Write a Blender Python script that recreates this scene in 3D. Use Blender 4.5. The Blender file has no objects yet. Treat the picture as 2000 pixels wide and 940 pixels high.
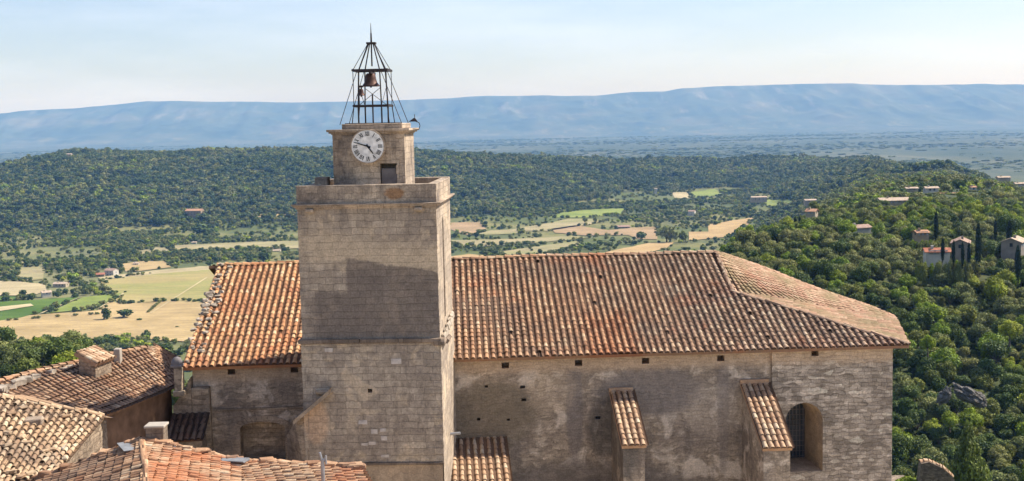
import bpy, bmesh, math, random
import numpy as np
from mathutils import Vector, Matrix, noise
from mathutils.geometry import tessellate_polygon
random.seed(7); rng = np.random.default_rng(7)
S = bpy.context.scene; COL = S.collection

# ------------------------------------------------------------------ camera
PITCH, ROLL, FPX = math.radians(5.5), math.radians(1.2), 2400.0
F = np.array([0, math.cos(PITCH), -math.sin(PITCH)])
R0 = np.array([1., 0, 0]); U0 = np.array([0, math.sin(PITCH), math.cos(PITCH)])
R = R0*math.cos(ROLL) - U0*math.sin(ROLL); U = R0*math.sin(ROLL) + U0*math.cos(ROLL)
cd = bpy.data.cameras.new('camera'); cam = bpy.data.objects.new('camera', cd); COL.objects.link(cam)
cam.matrix_world = Matrix([[R[i], U[i], -F[i], 0] for i in range(3)] + [[0, 0, 0, 1]])
cd.sensor_width = 36; cd.lens = 36*FPX/2000; cd.clip_start = 0.5; cd.clip_end = 90000
S.camera = cam

# ------------------------------------------------------------------ light
SUN_EL = math.radians(48); SUN_AZ = math.atan2(0.96, 0.30)      # azimuth from +Y towards +X
sdir = Vector((math.sin(SUN_AZ)*math.cos(SUN_EL), math.cos(SUN_AZ)*math.cos(SUN_EL), math.sin(SUN_EL)))
sl = bpy.data.lights.new('sun', 'SUN'); sl.energy = 4.8; sl.angle = math.radians(0.5); sl.color = (1.0, 0.94, 0.85)
so = bpy.data.objects.new('sun', sl); COL.objects.link(so)
so.rotation_euler = (-sdir).to_track_quat('-Z', 'Y').to_euler(); so.location = (30, 20, 60)
W = bpy.data.worlds.new('World'); S.world = W; W.use_nodes = True
wt = W.node_tree; wt.nodes.clear()
def wn(t, **k):
    n = wt.nodes.new(t)
    for a, v in k.items(): setattr(n, a, v)
    return n
out = wn('ShaderNodeOutputWorld'); bg = wn('ShaderNodeBackground'); sky = wn('ShaderNodeTexSky')
sky.sky_type = 'NISHITA'; sky.sun_disc = False; sky.sun_elevation = SUN_EL; sky.sun_rotation = SUN_AZ
sky.altitude = 300; sky.air_density = 1.0; sky.dust_density = 1.0; sky.ozone_density = 1.0
bg.inputs['Strength'].default_value = 0.105
tc = wn('ShaderNodeTexCoord'); mp = wn('ShaderNodeMapping'); mp.inputs['Scale'].default_value = (1.2, 1.2, 7.0)
mp.inputs['Rotation'].default_value = (0, 0.12, 0)
nz = wn('ShaderNodeTexNoise'); nz.inputs['Scale'].default_value = 2.6; nz.inputs['Detail'].default_value = 7; nz.inputs['Roughness'].default_value = .62
cr = wn('ShaderNodeValToRGB'); cr.color_ramp.elements[0].position = .42; cr.color_ramp.elements[1].position = .78
mx = wn('ShaderNodeMix', data_type='RGBA'); ml = wn('ShaderNodeMath', operation='MULTIPLY'); ml.inputs[1].default_value = .42
mx.inputs[7].default_value = (7.6, 8.2, 8.6, 1)
wt.links.new(tc.outputs['Generated'], mp.inputs[0]); wt.links.new(mp.outputs[0], nz.inputs['Vector'])
wt.links.new(nz.outputs[0], cr.inputs[0]); wt.links.new(cr.outputs[0], ml.inputs[0]); wt.links.new(ml.outputs[0], mx.inputs[0])
wt.links.new(sky.outputs[0], mx.inputs[6]); tn_ = wn('ShaderNodeMix', data_type='RGBA', blend_type='MULTIPLY'); tn_.inputs[0].default_value = 1; tn_.inputs[7].default_value = (.86, .855, .97, 1); wt.links.new(mx.outputs[2], tn_.inputs[6]); wt.links.new(tn_.outputs[2], bg.inputs['Color']); wt.links.new(bg.outputs[0], out.inputs['Surface'])
vs = S.view_settings; vs.view_transform = 'Standard'; vs.look = 'None'; vs.exposure = 0.75; vs.gamma = 1; vs.use_curve_mapping = False
S.cycles.volume_bounces = 0; S.cycles.max_bounces = 5; S.cycles.transparent_max_bounces = 6

# ------------------------------------------------------------------ helpers
def ray(px, py): return F + R*(px-1000)/FPX + U*(470-py)/FPX
def at(px, py, Y): d = ray(px, py); return d*Y/d[1]
def proj(P):
    P = np.asarray(P, float); w = P@F
    return 1000+FPX*(P@R)/w, 470-FPX*(P@U)/w
def hor(px): return 239 - (px-1000)*0.0209

def tag(o, label=None, cat=None, group=None, kind=None):
    if label: o['label'] = label
    if cat: o['category'] = cat
    if group: o['group'] = group
    if kind: o['kind'] = kind
    return o
def empty(name, loc, rz=0, parent=None):
    o = bpy.data.objects.new(name, None); COL.objects.link(o); o.location = loc; o.rotation_euler = (0, 0, rz)
    o.empty_display_size = .3
    if parent: o.parent = parent
    return o

class Frame:
    """a local frame: origin, turn about z, base height"""
    def __init__(s, ox, oy, rz, zb=0.0):
        s.o = np.array([ox, oy, 0.]); s.rz = rz; s.zb = zb
        s.u = np.array([math.cos(rz), math.sin(rz), 0]); s.v = np.array([-math.sin(rz), math.cos(rz), 0])
    def W(s, p): return s.o + s.u*p[0] + s.v*p[1] + np.array([0, 0, p[2]])
    def L(s, P): d = np.asarray(P)-s.o; return np.array([d@s.u, d@s.v, P[2]])
    def hv(s, px, py, v):                                    # ray against plane v = const
        d = ray(px, py); t = ((s.o+s.v*v)@s.v)/(d@s.v); return s.L(d*t)
    def hu(s, px, py, u):
        d = ray(px, py); t = ((s.o+s.u*u)@s.u)/(d@s.u); return s.L(d*t)
    def hz(s, px, py, z): d = ray(px, py); return s.L(d*(z/d[2]))
    def hp(s, px, py, p0, n):                                # ray against a local plane
        d = ray(px, py); p = s.W(p0); nn = s.u*n[0]+s.v*n[1]+np.array([0, 0, n[2]]); return s.L(d*((p@nn)/(d@nn)))
    def thing(s, name): return empty(name, (s.o[0], s.o[1], s.zb), s.rz)

class MB:
    def __init__(s): s.v = []; s.f = []; s.r = []; s.sm = []
    def face(s, pts, r=None, smooth=False):
        n = len(s.v); s.v.extend([tuple(map(float, p)) for p in pts]); s.f.append(tuple(range(n, n+len(pts))))
        s.r.append(random.random() if r is None else r); s.sm.append(smooth)
    def grid(s, V, Fc, r=None, smooth=False):
        n = len(s.v); s.v.extend([tuple(map(float, p)) for p in V])
        for f in Fc: s.f.append(tuple(i+n for i in f)); s.r.append(random.random() if r is None else r); s.sm.append(smooth)
    def box(s, x0, x1, y0, y1, z0, z1, r=None, b=0.0, jit=0.0, rot=0.0, c=None):
        V = [(x, y, z) for z in (z0, z1) for y in (y0, y1) for x in (x0, x1)]
        if b:
            bm = bmesh.new(); vs_ = [bm.verts.new(p) for p in V]
            for f in ((0,2,3,1),(4,5,7,6),(0,1,5,4),(2,6,7,3),(0,4,6,2),(1,3,7,5)): bm.faces.new([vs_[i] for i in f])
            bmesh.ops.bevel(bm, geom=bm.edges[:]+bm.verts[:], offset=b, segments=1, affect='EDGES')
            bm.verts.index_update(); V = [tuple(v.co) for v in bm.verts]; Fc = [[v.index for v in f.verts] for f in bm.faces]; bm.free()
        else: Fc = ((0,2,3,1),(4,5,7,6),(0,1,5,4),(2,6,7,3),(0,4,6,2),(1,3,7,5))
        if jit: V = [(p[0]+random.uniform(-jit, jit), p[1]+random.uniform(-jit, jit), p[2]+random.uniform(-jit, jit)) for p in V]
        if rot:
            cx, cy = (x0+x1)/2, (y0+y1)/2; ca, sa = math.cos(rot), math.sin(rot)
            V = [(cx+(p[0]-cx)*ca-(p[1]-cy)*sa, cy+(p[0]-cx)*sa+(p[1]-cy)*ca, p[2]) for p in V]
        s.grid(V, Fc, random.random() if r is None else r)
    def prism(s, poly, y0, y1, axis='y', r=None):
        """polygon in (x,z) extruded along y, or in (x,y) along z"""
        mk = (lambda a, b, t: (a, t, b)) if axis == 'y' else (lambda a, b, t: (a, b, t))
        A = [mk(a, b, y0) for a, b in poly]; B = [mk(a, b, y1) for a, b in poly]; n = len(poly)
        tri = tessellate_polygon([[Vector((a, b, 0)) for a, b in poly]])
        rr = random.random() if r is None else r
        s.grid(A+B, [tuple(t) for t in tri]+[tuple(i+n for i in reversed(t)) for t in tri]+[(i, (i+1) % n, (i+1) % n+n, i+n) for i in range(n)], rr)
    def tube(s, a, b, r, r2=None, n=6, caps=True, smooth=True):
        a = Vector(a); b = Vector(b); r2 = r if r2 is None else r2; d = (b-a).normalized()
        q = d.to_track_quat('Z', 'Y'); V = []
        for c, rr in ((a, r), (b, r2)):
            for i in range(n): t = 2*math.pi*i/n; V.append(c + q @ Vector((rr*math.cos(t), rr*math.sin(t), 0)))
        s.grid(V, [(i, (i+1) % n, (i+1) % n+n, i+n) for i in range(n)], 0.5, smooth)
        if caps: s.grid(V[:n], [tuple(reversed(range(n)))], .5); s.grid(V[n:], [tuple(range(n))], .5)
    def lathe(s, prof, c=(0, 0, 0), n=16, r=None):
        V = []; m = len(prof)
        for pr, pz in prof:
            for i in range(n): t = 2*math.pi*i/n; V.append((c[0]+pr*math.cos(t), c[1]+pr*math.sin(t), c[2]+pz))
        s.grid(V, [(k*n+i, k*n+(i+1) % n, (k+1)*n+(i+1) % n, (k+1)*n+i) for k in range(m-1) for i in range(n)], .5 if r is None else r, True)
    def wall(s, a, b, poly, holes=(), depth=.3, back=True):
        """a flat wall polygon in its own (s,z) plane through points a,b (xy), with real recessed holes going inwards"""
        a = np.array(a, float); b = np.array(b, float); d = (b-a)/np.linalg.norm(b-a); n = np.array([d[1], -d[0]])   # outward for left-to-right walls seen from -n... 
        P = lambda q, k=0.0: (a[0]+d[0]*q[0]-n[0]*k, a[1]+d[1]*q[0]-n[1]*k, q[1])
        loops = [poly]+[h[0] if isinstance(h, tuple) else h for h in holes]
        flat = [q for l in loops for q in l]
        tri = tessellate_polygon([[Vector((q[0], q[1], 0)) for q in l] for l in loops])
        s.grid([P(q) for q in flat], [tuple(t) for t in tri], .5)
        for h in holes:
            dep = depth; l = h
            if isinstance(h, tuple): l, dep = h
            m = len(l)
            for i in range(m): s.face([P(l[i]), P(l[(i+1) % m]), P(l[(i+1) % m], dep), P(l[i], dep)], .4)
            if back: s.grid([P(q, dep) for q in l], [tuple(t) for t in tessellate_polygon([[Vector((q[0], q[1], 0)) for q in l]])], .0)
    def build(s, name, mat, parent=None, zb=0.0, off=None, merge=False):
        me = bpy.data.meshes.new(name)
        V = np.array(s.v, float).reshape(-1, 3); V[:, 2] -= zb
        if off is not None: V -= np.array(off)
        me.from_pydata(V.tolist(), [], s.f)
        me.polygons.foreach_set('use_smooth', s.sm)
        at_ = me.attributes.new('rnd', 'FLOAT', 'FACE'); at_.data.foreach_set('value', s.r)
        me.update()
        uv = me.uv_layers.new(name='uv'); nrm = np.zeros(len(s.f)*3); me.polygons.foreach_get('normal', nrm); nrm = nrm.reshape(-1, 3)
        lv = np.zeros(len(me.loops), int); me.loops.foreach_get('vertex_index', lv)
        lt = np.zeros(len(s.f), int); me.polygons.foreach_get('loop_total', lt); N = np.repeat(nrm, lt, axis=0); P = V[lv]
        t = np.stack([-N[:, 1], N[:, 0]], 1); tl = np.linalg.norm(t, axis=1); tl[tl < 1e-6] = 1; t /= tl[:, None]
        t[(np.abs(t[:, 0]) > np.abs(t[:, 1])) & (t[:, 0] < 0)] *= -1; t[(np.abs(t[:, 1]) > np.abs(t[:, 0])) & (t[:, 1] < 0)] *= -1
        up = np.abs(N[:, 2]) > .8
        uu = np.where(up, P[:, 0], P[:, 0]*t[:, 0]+P[:, 1]*t[:, 1]); vv = np.where(up, P[:, 1], P[:, 2])
        uv.data.foreach_set('uv', np.stack([uu, vv], 1).ravel())
        me.materials.append(mat)
        if merge:
            bm = bmesh.new(); bm.from_mesh(me); bmesh.ops.remove_doubles(bm, verts=bm.verts, dist=.0005); bm.to_mesh(me); bm.free()
        o = bpy.data.objects.new(name, me); COL.objects.link(o)
        if parent: o.parent = parent
        return o

# ------------------------------------------------------------------ materials
class NT:
    def __init__(s, name):
        s.m = bpy.data.materials.new(name); s.m.use_nodes = True; s.t = s.m.node_tree; s.b = s.t.nodes['Principled BSDF']
        s.b.inputs['Roughness'].default_value = .9; s.b.inputs['Specular IOR Level'].default_value = .15
    def n(s, t, **k):
        n = s.t.nodes.new(t)
        for a, v in k.items(): setattr(n, a, v)
        return n
    def lk(s, a, b): s.t.links.new(a, b)
    def noise(s, vec, scale, detail=4, rough=.55, dist=0):
        n = s.n('ShaderNodeTexNoise'); n.inputs['Scale'].default_value = scale; n.inputs['Detail'].default_value = detail
        n.inputs['Roughness'].default_value = rough; n.inputs['Distortion'].default_value = dist
        if vec is not None: s.lk(vec, n.inputs['Vector'])
        return n.outputs[0]
    def ramp(s, fac, stops, interp='LINEAR'):
        r = s.n('ShaderNodeValToRGB'); e = r.color_ramp; e.interpolation = interp
        while len(e.elements) < len(stops): e.elements.new(.5)
        for el, (p, c) in zip(e.elements, stops):
            el.position = p; el.color = (c, c, c, 1) if isinstance(c, (int, float)) else (*c, 1)
        s.lk(fac, r.inputs[0]); return r.outputs[0]
    def mix(s, fac, a, b, mode='MIX'):
        m = s.n('ShaderNodeMix', data_type='RGBA', blend_type=mode)
        for sock, v in ((0, fac), (6, a), (7, b)):
            if isinstance(v, (int, float)): m.inputs[sock].default_value = v if sock == 0 else (v, v, v, 1)
            elif isinstance(v, tuple): m.inputs[sock].default_value = (*v, 1)
            else: s.lk(v, m.inputs[sock])
        return m.outputs[2]
    def math(s, op, a, b=None, clamp=False):
        m = s.n('ShaderNodeMath', operation=op); m.use_clamp = clamp
        for i, v in enumerate((a, b)):
            if v is None: continue
            if isinstance(v, (int, float)): m.inputs[i].default_value = v
            else: s.lk(v, m.inputs[i])
        return m.outputs[0]
    def coord(s, kind='Object'):
        return s.n('ShaderNodeTexCoord').outputs[kind]
    def xyz(s, vec):
        x = s.n('ShaderNodeSeparateXYZ'); s.lk(vec, x.inputs[0]); return x.outputs
    def mapping(s, vec, scale=(1, 1, 1), rot=(0, 0, 0)):
        m = s.n('ShaderNodeMapping'); m.inputs['Scale'].default_value = scale; m.inputs['Rotation'].default_value = rot; s.lk(vec, m.inputs[0]); return m.outputs[0]
    def attr(s, name='rnd'):
        a = s.n('ShaderNodeAttribute'); a.attribute_name = name; return a.outputs['Fac']
    def bump(s, h, strength=.5, dist=.03):
        b = s.n('ShaderNodeBump'); b.inputs['Strength'].default_value = strength; b.inputs['Distance'].default_value = dist
        s.lk(h, b.inputs['Height']); s.lk(b.outputs[0], s.b.inputs['Normal'])
    def col(s, c): s.lk(c, s.b.inputs['Base Color']) if not isinstance(c, tuple) else setattr(s.b.inputs['Base Color'], 'default_value', (*c, 1))

def plain(name, c, rough=.8, metal=0, var=.25, scale=3):
    m = NT(name); o = m.coord(); n = m.noise(o, scale, 5, .6)
    k = m.ramp(n, [(.3, 1-var), (.7, 1+var)]); m.col(m.mix(1.0, tuple(c), k, 'MULTIPLY'))
    m.b.inputs['Roughness'].default_value = rough; m.b.inputs['Metallic'].default_value = metal
    return m.m

def tile_mat(name, stops, patch=(.22, .12, .075), orange=(.50, .17, .07), pamt=.6, oamt=.5, grey=(.13, .105, .085), gamt=.45, scale=.35, orpos=(.6, .7), age=None):
    m = NT(name); o = m.coord(); r = m.attr()
    r2 = m.math('ADD', m.math('MULTIPLY', r, .82), m.math('MULTIPLY', m.math('SUBTRACT', m.noise(o, 1.4, 4, .7), .36), .75), clamp=True)
    c = m.ramp(r2, stops, 'LINEAR')
    n1 = m.noise(o, scale, 4, .65); c = m.mix(m.math('MULTIPLY', m.ramp(n1, [(orpos[0], 0), (orpos[1], 1)]), oamt), c, orange)
    n2 = m.noise(m.mapping(o, (1, 1, 1), (0, 0, .7)), scale*1.3, 5, .6)
    c = m.mix(m.math('MULTIPLY', m.ramp(n2, [(.45, 0), (.62, 1)]), gamt), c, grey)
    if age: c = m.mix(m.math('MULTIPLY', smooth(m, m.xyz(o)[0], age[0]+1, age[0]-6), .5), c, m.ramp(r, [(.13, (.18, .09, .05)), (.55, (.46, .25, .13)), (1, (.56, .40, .24))]))
    if age: c = m.mix(m.math('MULTIPLY', smooth(m, m.xyz(o)[0], *age), .5), c, m.ramp(r, [(.13, (.11, .085, .065)), (.6, (.27, .215, .165)), (1, (.46, .39, .29))]))
    if age:
        X_ = m.xyz(o); wv_ = m.math('MULTIPLY', m.math('SUBTRACT', m.noise(o, 1.1, 4, .7), .5), 2.4); d_ = m.math('ABSOLUTE', m.math('ADD', m.math('SUBTRACT', X_[0], 6.9), wv_))
        om = m.math('MULTIPLY', smooth(m, d_, 1.5, .7), smooth(m, m.math('ADD', X_[1], wv_), 3.6, 2.0)); c = m.mix(m.math('MULTIPLY', om, .7), c, m.ramp(r, [(.13, (.20, .07, .03)), (.5, (.47, .19, .085)), (1, (.55, .30, .16))]))
    n3 = m.noise(o, 9, 5, .7); c = m.mix(m.math('MULTIPLY', m.ramp(n3, [(.5, 0), (.66, 1)]), pamt), c, patch)
    n4 = m.noise(o, 26, 3, .7); c = m.mix(m.math('MULTIPLY', m.ramp(n4, [(.58, 0), (.70, 1)]), .35), c, (.50, .42, .30))
    c = m.mix(m.math('LESS_THAN', r, .125), c, m.mix(.6, c, (.035, .022, .015)))  # channels and underlay darkened in colour, for shade and dirt between the tiles
    m.col(c); m.bump(m.noise(o, 22, 4, .7), .5, .02); return m.m

def stone_mat(name, bw, bh, c1, c2, mortar, msize=.012, distort=.03, patch=None, stains=None, light=None, bumpd=.02, voro=False, var=.5, dark=(.10, .085, .07), mortmix=1.0):
    """stains: function(m, coord, colour) -> colour, marks with a place of their own"""
    tt = lambda q: None if q is None else (min(.85, q[0]*1.06), q[1]*1.0, q[2]*.955)
    c1, c2, mortar, patch, dark = tt(c1), tt(c2), tt(mortar), tt(patch), tt(dark)
    m = NT(name); uv = m.coord('UV'); o = m.coord()
    nn = m.n('ShaderNodeTexNoise'); nn.inputs['Scale'].default_value = 1.6; nn.inputs['Detail'].default_value = 3; m.lk(uv, nn.inputs['Vector'])
    v1 = m.n('ShaderNodeVectorMath', operation='SUBTRACT'); m.lk(nn.outputs['Color'], v1.inputs[0]); v1.inputs[1].default_value = (.5, .5, .5)
    v2 = m.n('ShaderNodeVectorMath', operation='SCALE'); m.lk(v1.outputs[0], v2.inputs[0]); v2.inputs['Scale'].default_value = distort*4
    v3 = m.n('ShaderNodeVectorMath', operation='ADD'); m.lk(uv, v3.inputs[0]); m.lk(v2.outputs[0], v3.inputs[1])
    b = m.n('ShaderNodeTexBrick'); m.lk(v3.outputs[0], b.inputs['Vector'])
    for k, v in (('Scale', 1), ('Mortar Size', msize), ('Mortar Smooth', .4), ('Bias', 0), ('Brick Width', bw), ('Row Height', bh)): b.inputs[k].default_value = v
    b.offset = .5; b.squash = .7; b.squash_frequency = 3
    b.inputs['Color1'].default_value = (*c1, 1); b.inputs['Color2'].default_value = (*c2, 1); b.inputs['Mortar'].default_value = (*mortar, 1)
    c = b.outputs['Color']; h = m.math('SUBTRACT', 1.0, b.outputs['Fac'])
    if voro:
        vv = m.n('ShaderNodeTexVoronoi'); m.lk(m.mapping(v3.outputs[0], (1/bw*1.15, 1/bh*1.1, 1)), vv.inputs['Vector']); vv.inputs['Scale'].default_value = 1
        sep = m.n('ShaderNodeSeparateColor'); m.lk(vv.outputs['Color'], sep.inputs[0])
        c = m.mix(.55, c, m.ramp(sep.outputs[0], [(0, tuple(x*.45 for x in c1)), (.5, c1), (.93, c2), (1, tuple(min(.8, x*1.35) for x in c2))]))
        h = m.math('SUBTRACT', h, m.math('MULTIPLY', vv.outputs['Distance'], .8))
    n1 = m.noise(o, .45, 6, .65); c = m.mix(m.math('MULTIPLY', m.ramp(n1, [(.42, 0), (.62, 1)]), var), c, dark)
    n2 = m.noise(m.mapping(o, (2.2, 2.2, .35)), 1.1, 5, .7); c = m.mix(m.math('MULTIPLY', m.ramp(n2, [(.5, 0), (.72, 1)]), var*.8), c, tuple(x*.75 for x in dark))
    if patch:
        n3 = m.noise(o, .8, 4, .6, .5); c = m.mix(m.math('MULTIPLY', m.ramp(n3, [(.54, 0), (.62, 1)]), .75), c, patch)
    if stains: c = stains(m, o, c)
    n4 = m.noise(o, 14, 5, .75); c = m.mix(.75, c, m.ramp(n4, [(.25, .4), (.5, .95), (.8, 1.5)]), 'MULTIPLY')
    n5 = m.noise(o, 3.2, 5, .7); c = m.mix(.8, c, m.ramp(n5, [(.3, .68), (.5, 1.0), (.7, 1.25)]), 'MULTIPLY')
    m.col(c)
    hh = m.math('ADD', m.math('MULTIPLY', h, .9), m.math('MULTIPLY', n4, .9)); m.bump(hh, .8, bumpd)
    return m.m

def smooth(m, x, a, b):
    r = m.n('ShaderNodeMapRange', interpolation_type='SMOOTHSTEP')
    r.inputs[1].default_value = a; r.inputs[2].default_value = b; m.lk(x, r.inputs[0]); return r.outputs[0]

M = {}
M['tile_nave'] = tile_mat('tile_nave', [(0, (0.158, 0.098, 0.058)), (.25, (0.284, 0.159, 0.091)), (.5, (0.401, 0.220, 0.121)), (.75, (0.484, 0.290, 0.165)), (.93, (0.548, 0.374, 0.220)), (1, (0.694, 0.524, 0.346))], pamt=.55, oamt=.65, gamt=.45, scale=.30, orpos=(.56, .66), age=(3, 15))
M['tile_west'] = tile_mat('tile_west', [(0, (0.211, 0.112, 0.063)), (.25, (0.379, 0.178, 0.086)), (.55, (0.527, 0.271, 0.126)), (.85, (0.611, 0.374, 0.189)), (1, (0.694, 0.524, 0.330))], pamt=.35, oamt=.5, gamt=.15, scale=.4, orpos=(.5, .62))
M['tile_apse'] = tile_mat('tile_apse', [(0, (0.332, 0.187, 0.120)), (.5, (0.488, 0.281, 0.179)), (1, (0.585, 0.412, 0.265))], patch=(0.214, 0.178, 0.094), pamt=.8, oamt=.6, orange=(0.536, 0.225, 0.128), gamt=.75, grey=(0.263, 0.206, 0.102), scale=.5)
M['tile_pale'] = tile_mat('tile_pale', [(0, (0.273, 0.159, 0.094)), (.4, (0.469, 0.290, 0.171)), (.8, (0.604, 0.431, 0.273)), (1, (0.683, 0.562, 0.393))], pamt=.6, oamt=.35, gamt=.3, scale=.5)
M['tile_brown'] = tile_mat('tile_brown', [(0, (0.127, 0.075, 0.046)), (.4, (0.312, 0.168, 0.094)), (.8, (0.488, 0.290, 0.162)), (1, (0.604, 0.440, 0.282))], pamt=.6, oamt=.45, gamt=.5, scale=.45)
M['tile_dark'] = tile_mat('tile_dark', [(0, (0.049, 0.033, 0.024)), (.5, (0.127, 0.075, 0.051)), (1, (0.253, 0.178, 0.120))], pamt=.6, oamt=.25, gamt=.5, scale=.6)
M['tile_sand'] = tile_mat('tile_sand', [(0, (.20, .12, .07)), (.4, (.40, .26, .15)), (.8, (.54, .40, .25)), (1, (.64, .53, .37))], pamt=.8, oamt=.6, orange=(.48, .20, .09), gamt=.55, scale=.5)
M['tile_orange'] = tile_mat('tile_front', [(0, (0.253, 0.140, 0.077)), (.4, (0.469, 0.262, 0.145)), (.8, (0.604, 0.402, 0.239)), (1, (0.702, 0.562, 0.376))], pamt=.6, oamt=.75, orange=(0.536, 0.187, 0.077), gamt=.3, scale=.45, orpos=(.5, .6))
M['mortar'] = plain('mortar', (.36, .30, .23), var=.4, scale=4)
M['pale_stone'] = plain('pale_stone', (.52, .45, .39), .9, var=.3, scale=5)
M['iron'] = plain('iron', (.045, .035, .035), .6, .3)
M['bell'] = plain('bell_bronze', (.085, .05, .04), .55, .5)
M['grey_metal'] = plain('grey_metal', (.33, .34, .36), .45, .6)
M['lead'] = plain('lead_sheet', (.20, .205, .21), .8, 0)
M['clock_white'] = plain('clock_face', (.72, .69, .64), .6, var=.3, scale=5)
M['black'] = plain('black_paint', (.02, .02, .022), .6)
M['board'] = plain('weathered_board', (.17, .15, .145), .8)
M['glass'] = plain('dark_glass', (.035, .045, .055), .12)
M['white_cap'] = plain('white_render', (.38, .33, .27), .8, var=.12)
M['tan_render'] = stone_mat('tan_render', 1.4, .6, (.40, .32, .23), (.46, .36, .25), (.38, .30, .21), distort=.2, var=.4, bumpd=.008)
M['brown_render'] = plain('brown_render', (.22, .13, .08), .9, var=.4, scale=1.5)

def tower_stain(m, o, c):
    x, y, z = m.xyz(o); c0 = c; front = m.math('LESS_THAN', y, .0015)
    w = m.math('MULTIPLY', m.math('SUBTRACT', m.noise(o, 1.2, 4, .6), .5), .55)
    tn = m.math('MULTIPLY', smooth(m, m.math('ABSOLUTE', m.math('SUBTRACT', m.math('ADD', m.math('MULTIPLY', x, .16), m.math('ADD', z, w)), TW['line']+.35)), 1.0, .1), .8)
    c = m.mix(tn, c, (0.586, 0.458, 0.312))
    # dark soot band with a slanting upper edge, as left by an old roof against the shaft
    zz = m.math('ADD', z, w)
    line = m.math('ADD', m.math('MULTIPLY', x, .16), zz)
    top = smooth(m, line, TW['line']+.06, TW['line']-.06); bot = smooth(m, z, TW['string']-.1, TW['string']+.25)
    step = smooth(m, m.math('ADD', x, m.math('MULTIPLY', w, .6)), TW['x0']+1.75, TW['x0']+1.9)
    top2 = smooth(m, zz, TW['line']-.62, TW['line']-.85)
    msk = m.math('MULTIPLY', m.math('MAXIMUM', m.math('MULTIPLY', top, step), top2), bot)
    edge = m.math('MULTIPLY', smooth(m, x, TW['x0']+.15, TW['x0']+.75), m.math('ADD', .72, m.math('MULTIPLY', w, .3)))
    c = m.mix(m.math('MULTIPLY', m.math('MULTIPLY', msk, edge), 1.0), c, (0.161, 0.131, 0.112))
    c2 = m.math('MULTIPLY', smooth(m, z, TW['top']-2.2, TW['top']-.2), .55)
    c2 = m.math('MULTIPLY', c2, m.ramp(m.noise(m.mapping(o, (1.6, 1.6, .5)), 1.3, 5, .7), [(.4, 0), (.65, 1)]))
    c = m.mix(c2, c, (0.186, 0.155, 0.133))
    # tan weathered patch low on the left edge
    dx = m.math('SUBTRACT', x, TW['x0']+.45); dz = m.math('SUBTRACT', z, TW['patch'])
    q = m.math('ADD', m.math('MULTIPLY', m.math('MULTIPLY', dx, dx), 3.0), m.math('MULTIPLY', m.math('MULTIPLY', dz, dz), .9))
    c = m.mix(m.math('MULTIPLY', smooth(m, m.math('ADD', q, w), 1.0, .3), .75), c, (0.586, 0.393, 0.250))
    return m.mix(front, c0, c)
def rust(m, o, c):
    x, y, z = m.xyz(o); w = m.math('MULTIPLY', m.math('SUBTRACT', m.noise(o, 2.2, 5, .7), .5), 1.6)
    a = m.math('DIVIDE', m.math('SUBTRACT', x, TW['rx']), .42); b_ = m.math('DIVIDE', m.math('SUBTRACT', z, TW['rz']), .24)
    q = m.math('ADD', m.math('ADD', m.math('MULTIPLY', a, a), m.math('MULTIPLY', b_, b_)), w)
    return m.mix(m.math('MULTIPLY', m.math('MULTIPLY', smooth(m, q, 1.2, .5), m.math('LESS_THAN', y, .1)), .75), c, (.30, .15, .06))
def nave_stain_bounce(m, o, c):
    x, y, z = m.xyz(o)
    w = m.math('MULTIPLY', m.math('SUBTRACT', m.noise(o, .9, 7, .74), .5), 2.2)
    def blob(x0, z0, rx, rz, amt, colr, c):
        a = m.math('DIVIDE', m.math('SUBTRACT', x, x0), rx); b_ = m.math('DIVIDE', m.math('SUBTRACT', z, z0), rz)
        q = m.math('ADD', m.math('ADD', m.math('MULTIPLY', a, a), m.math('MULTIPLY', b_, b_)), m.math('MULTIPLY', w, .8))
        return m.mix(m.math('MULTIPLY', smooth(m, q, 1.25, .5), amt), c, colr)
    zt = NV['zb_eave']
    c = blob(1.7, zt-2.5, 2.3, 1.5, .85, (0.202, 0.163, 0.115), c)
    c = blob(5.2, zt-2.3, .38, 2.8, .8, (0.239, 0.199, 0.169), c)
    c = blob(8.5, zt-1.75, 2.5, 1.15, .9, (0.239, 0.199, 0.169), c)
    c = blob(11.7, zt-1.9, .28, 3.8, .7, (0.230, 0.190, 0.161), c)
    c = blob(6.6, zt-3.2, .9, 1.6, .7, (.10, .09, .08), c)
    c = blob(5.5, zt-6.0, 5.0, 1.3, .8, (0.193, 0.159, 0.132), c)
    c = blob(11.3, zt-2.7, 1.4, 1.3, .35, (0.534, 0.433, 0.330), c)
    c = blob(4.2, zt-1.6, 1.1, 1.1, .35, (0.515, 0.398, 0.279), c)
    # bounced light below the eave, painted on as a warm pale band
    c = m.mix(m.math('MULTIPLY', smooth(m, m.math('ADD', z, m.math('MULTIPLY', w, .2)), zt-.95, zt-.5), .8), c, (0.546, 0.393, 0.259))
    return c

# ------------------------------------------------------------------ frames of the two big buildings
nO = at(885, 705, 52); NAVE = Frame(nO[0], nO[1], math.radians(3), -22.0)
ZE = -10.0; SL = .365; VR = 8.55; EO = .45                      # eave height, roof slope, ridge distance, overhang
def zroof(v): return ZE+SL*(v+EO)
ZR = zroof(VR)
tO = at(857, 600, 46.8); TWR = Frame(tO[0], tO[1], math.radians(-2.8), -22.0)
tz = lambda px, py, v=0.0: TWR.hv(px, py, v)[2]
TW = {'w': -TWR.hv(588, 600, 0)[0], 'string': tz(730, 665)+22, 'top': tz(716, 398)+22, 'line': tz(857, 531)+22, 'patch': tz(615, 825)+22}
TW['x0'] = -TW['w']; _q = TWR.hv(770, 378, 0); TW['rx'], TW['rz'] = _q[0], _q[2]+22
NV = {'zb_eave': ZE+22}

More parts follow.
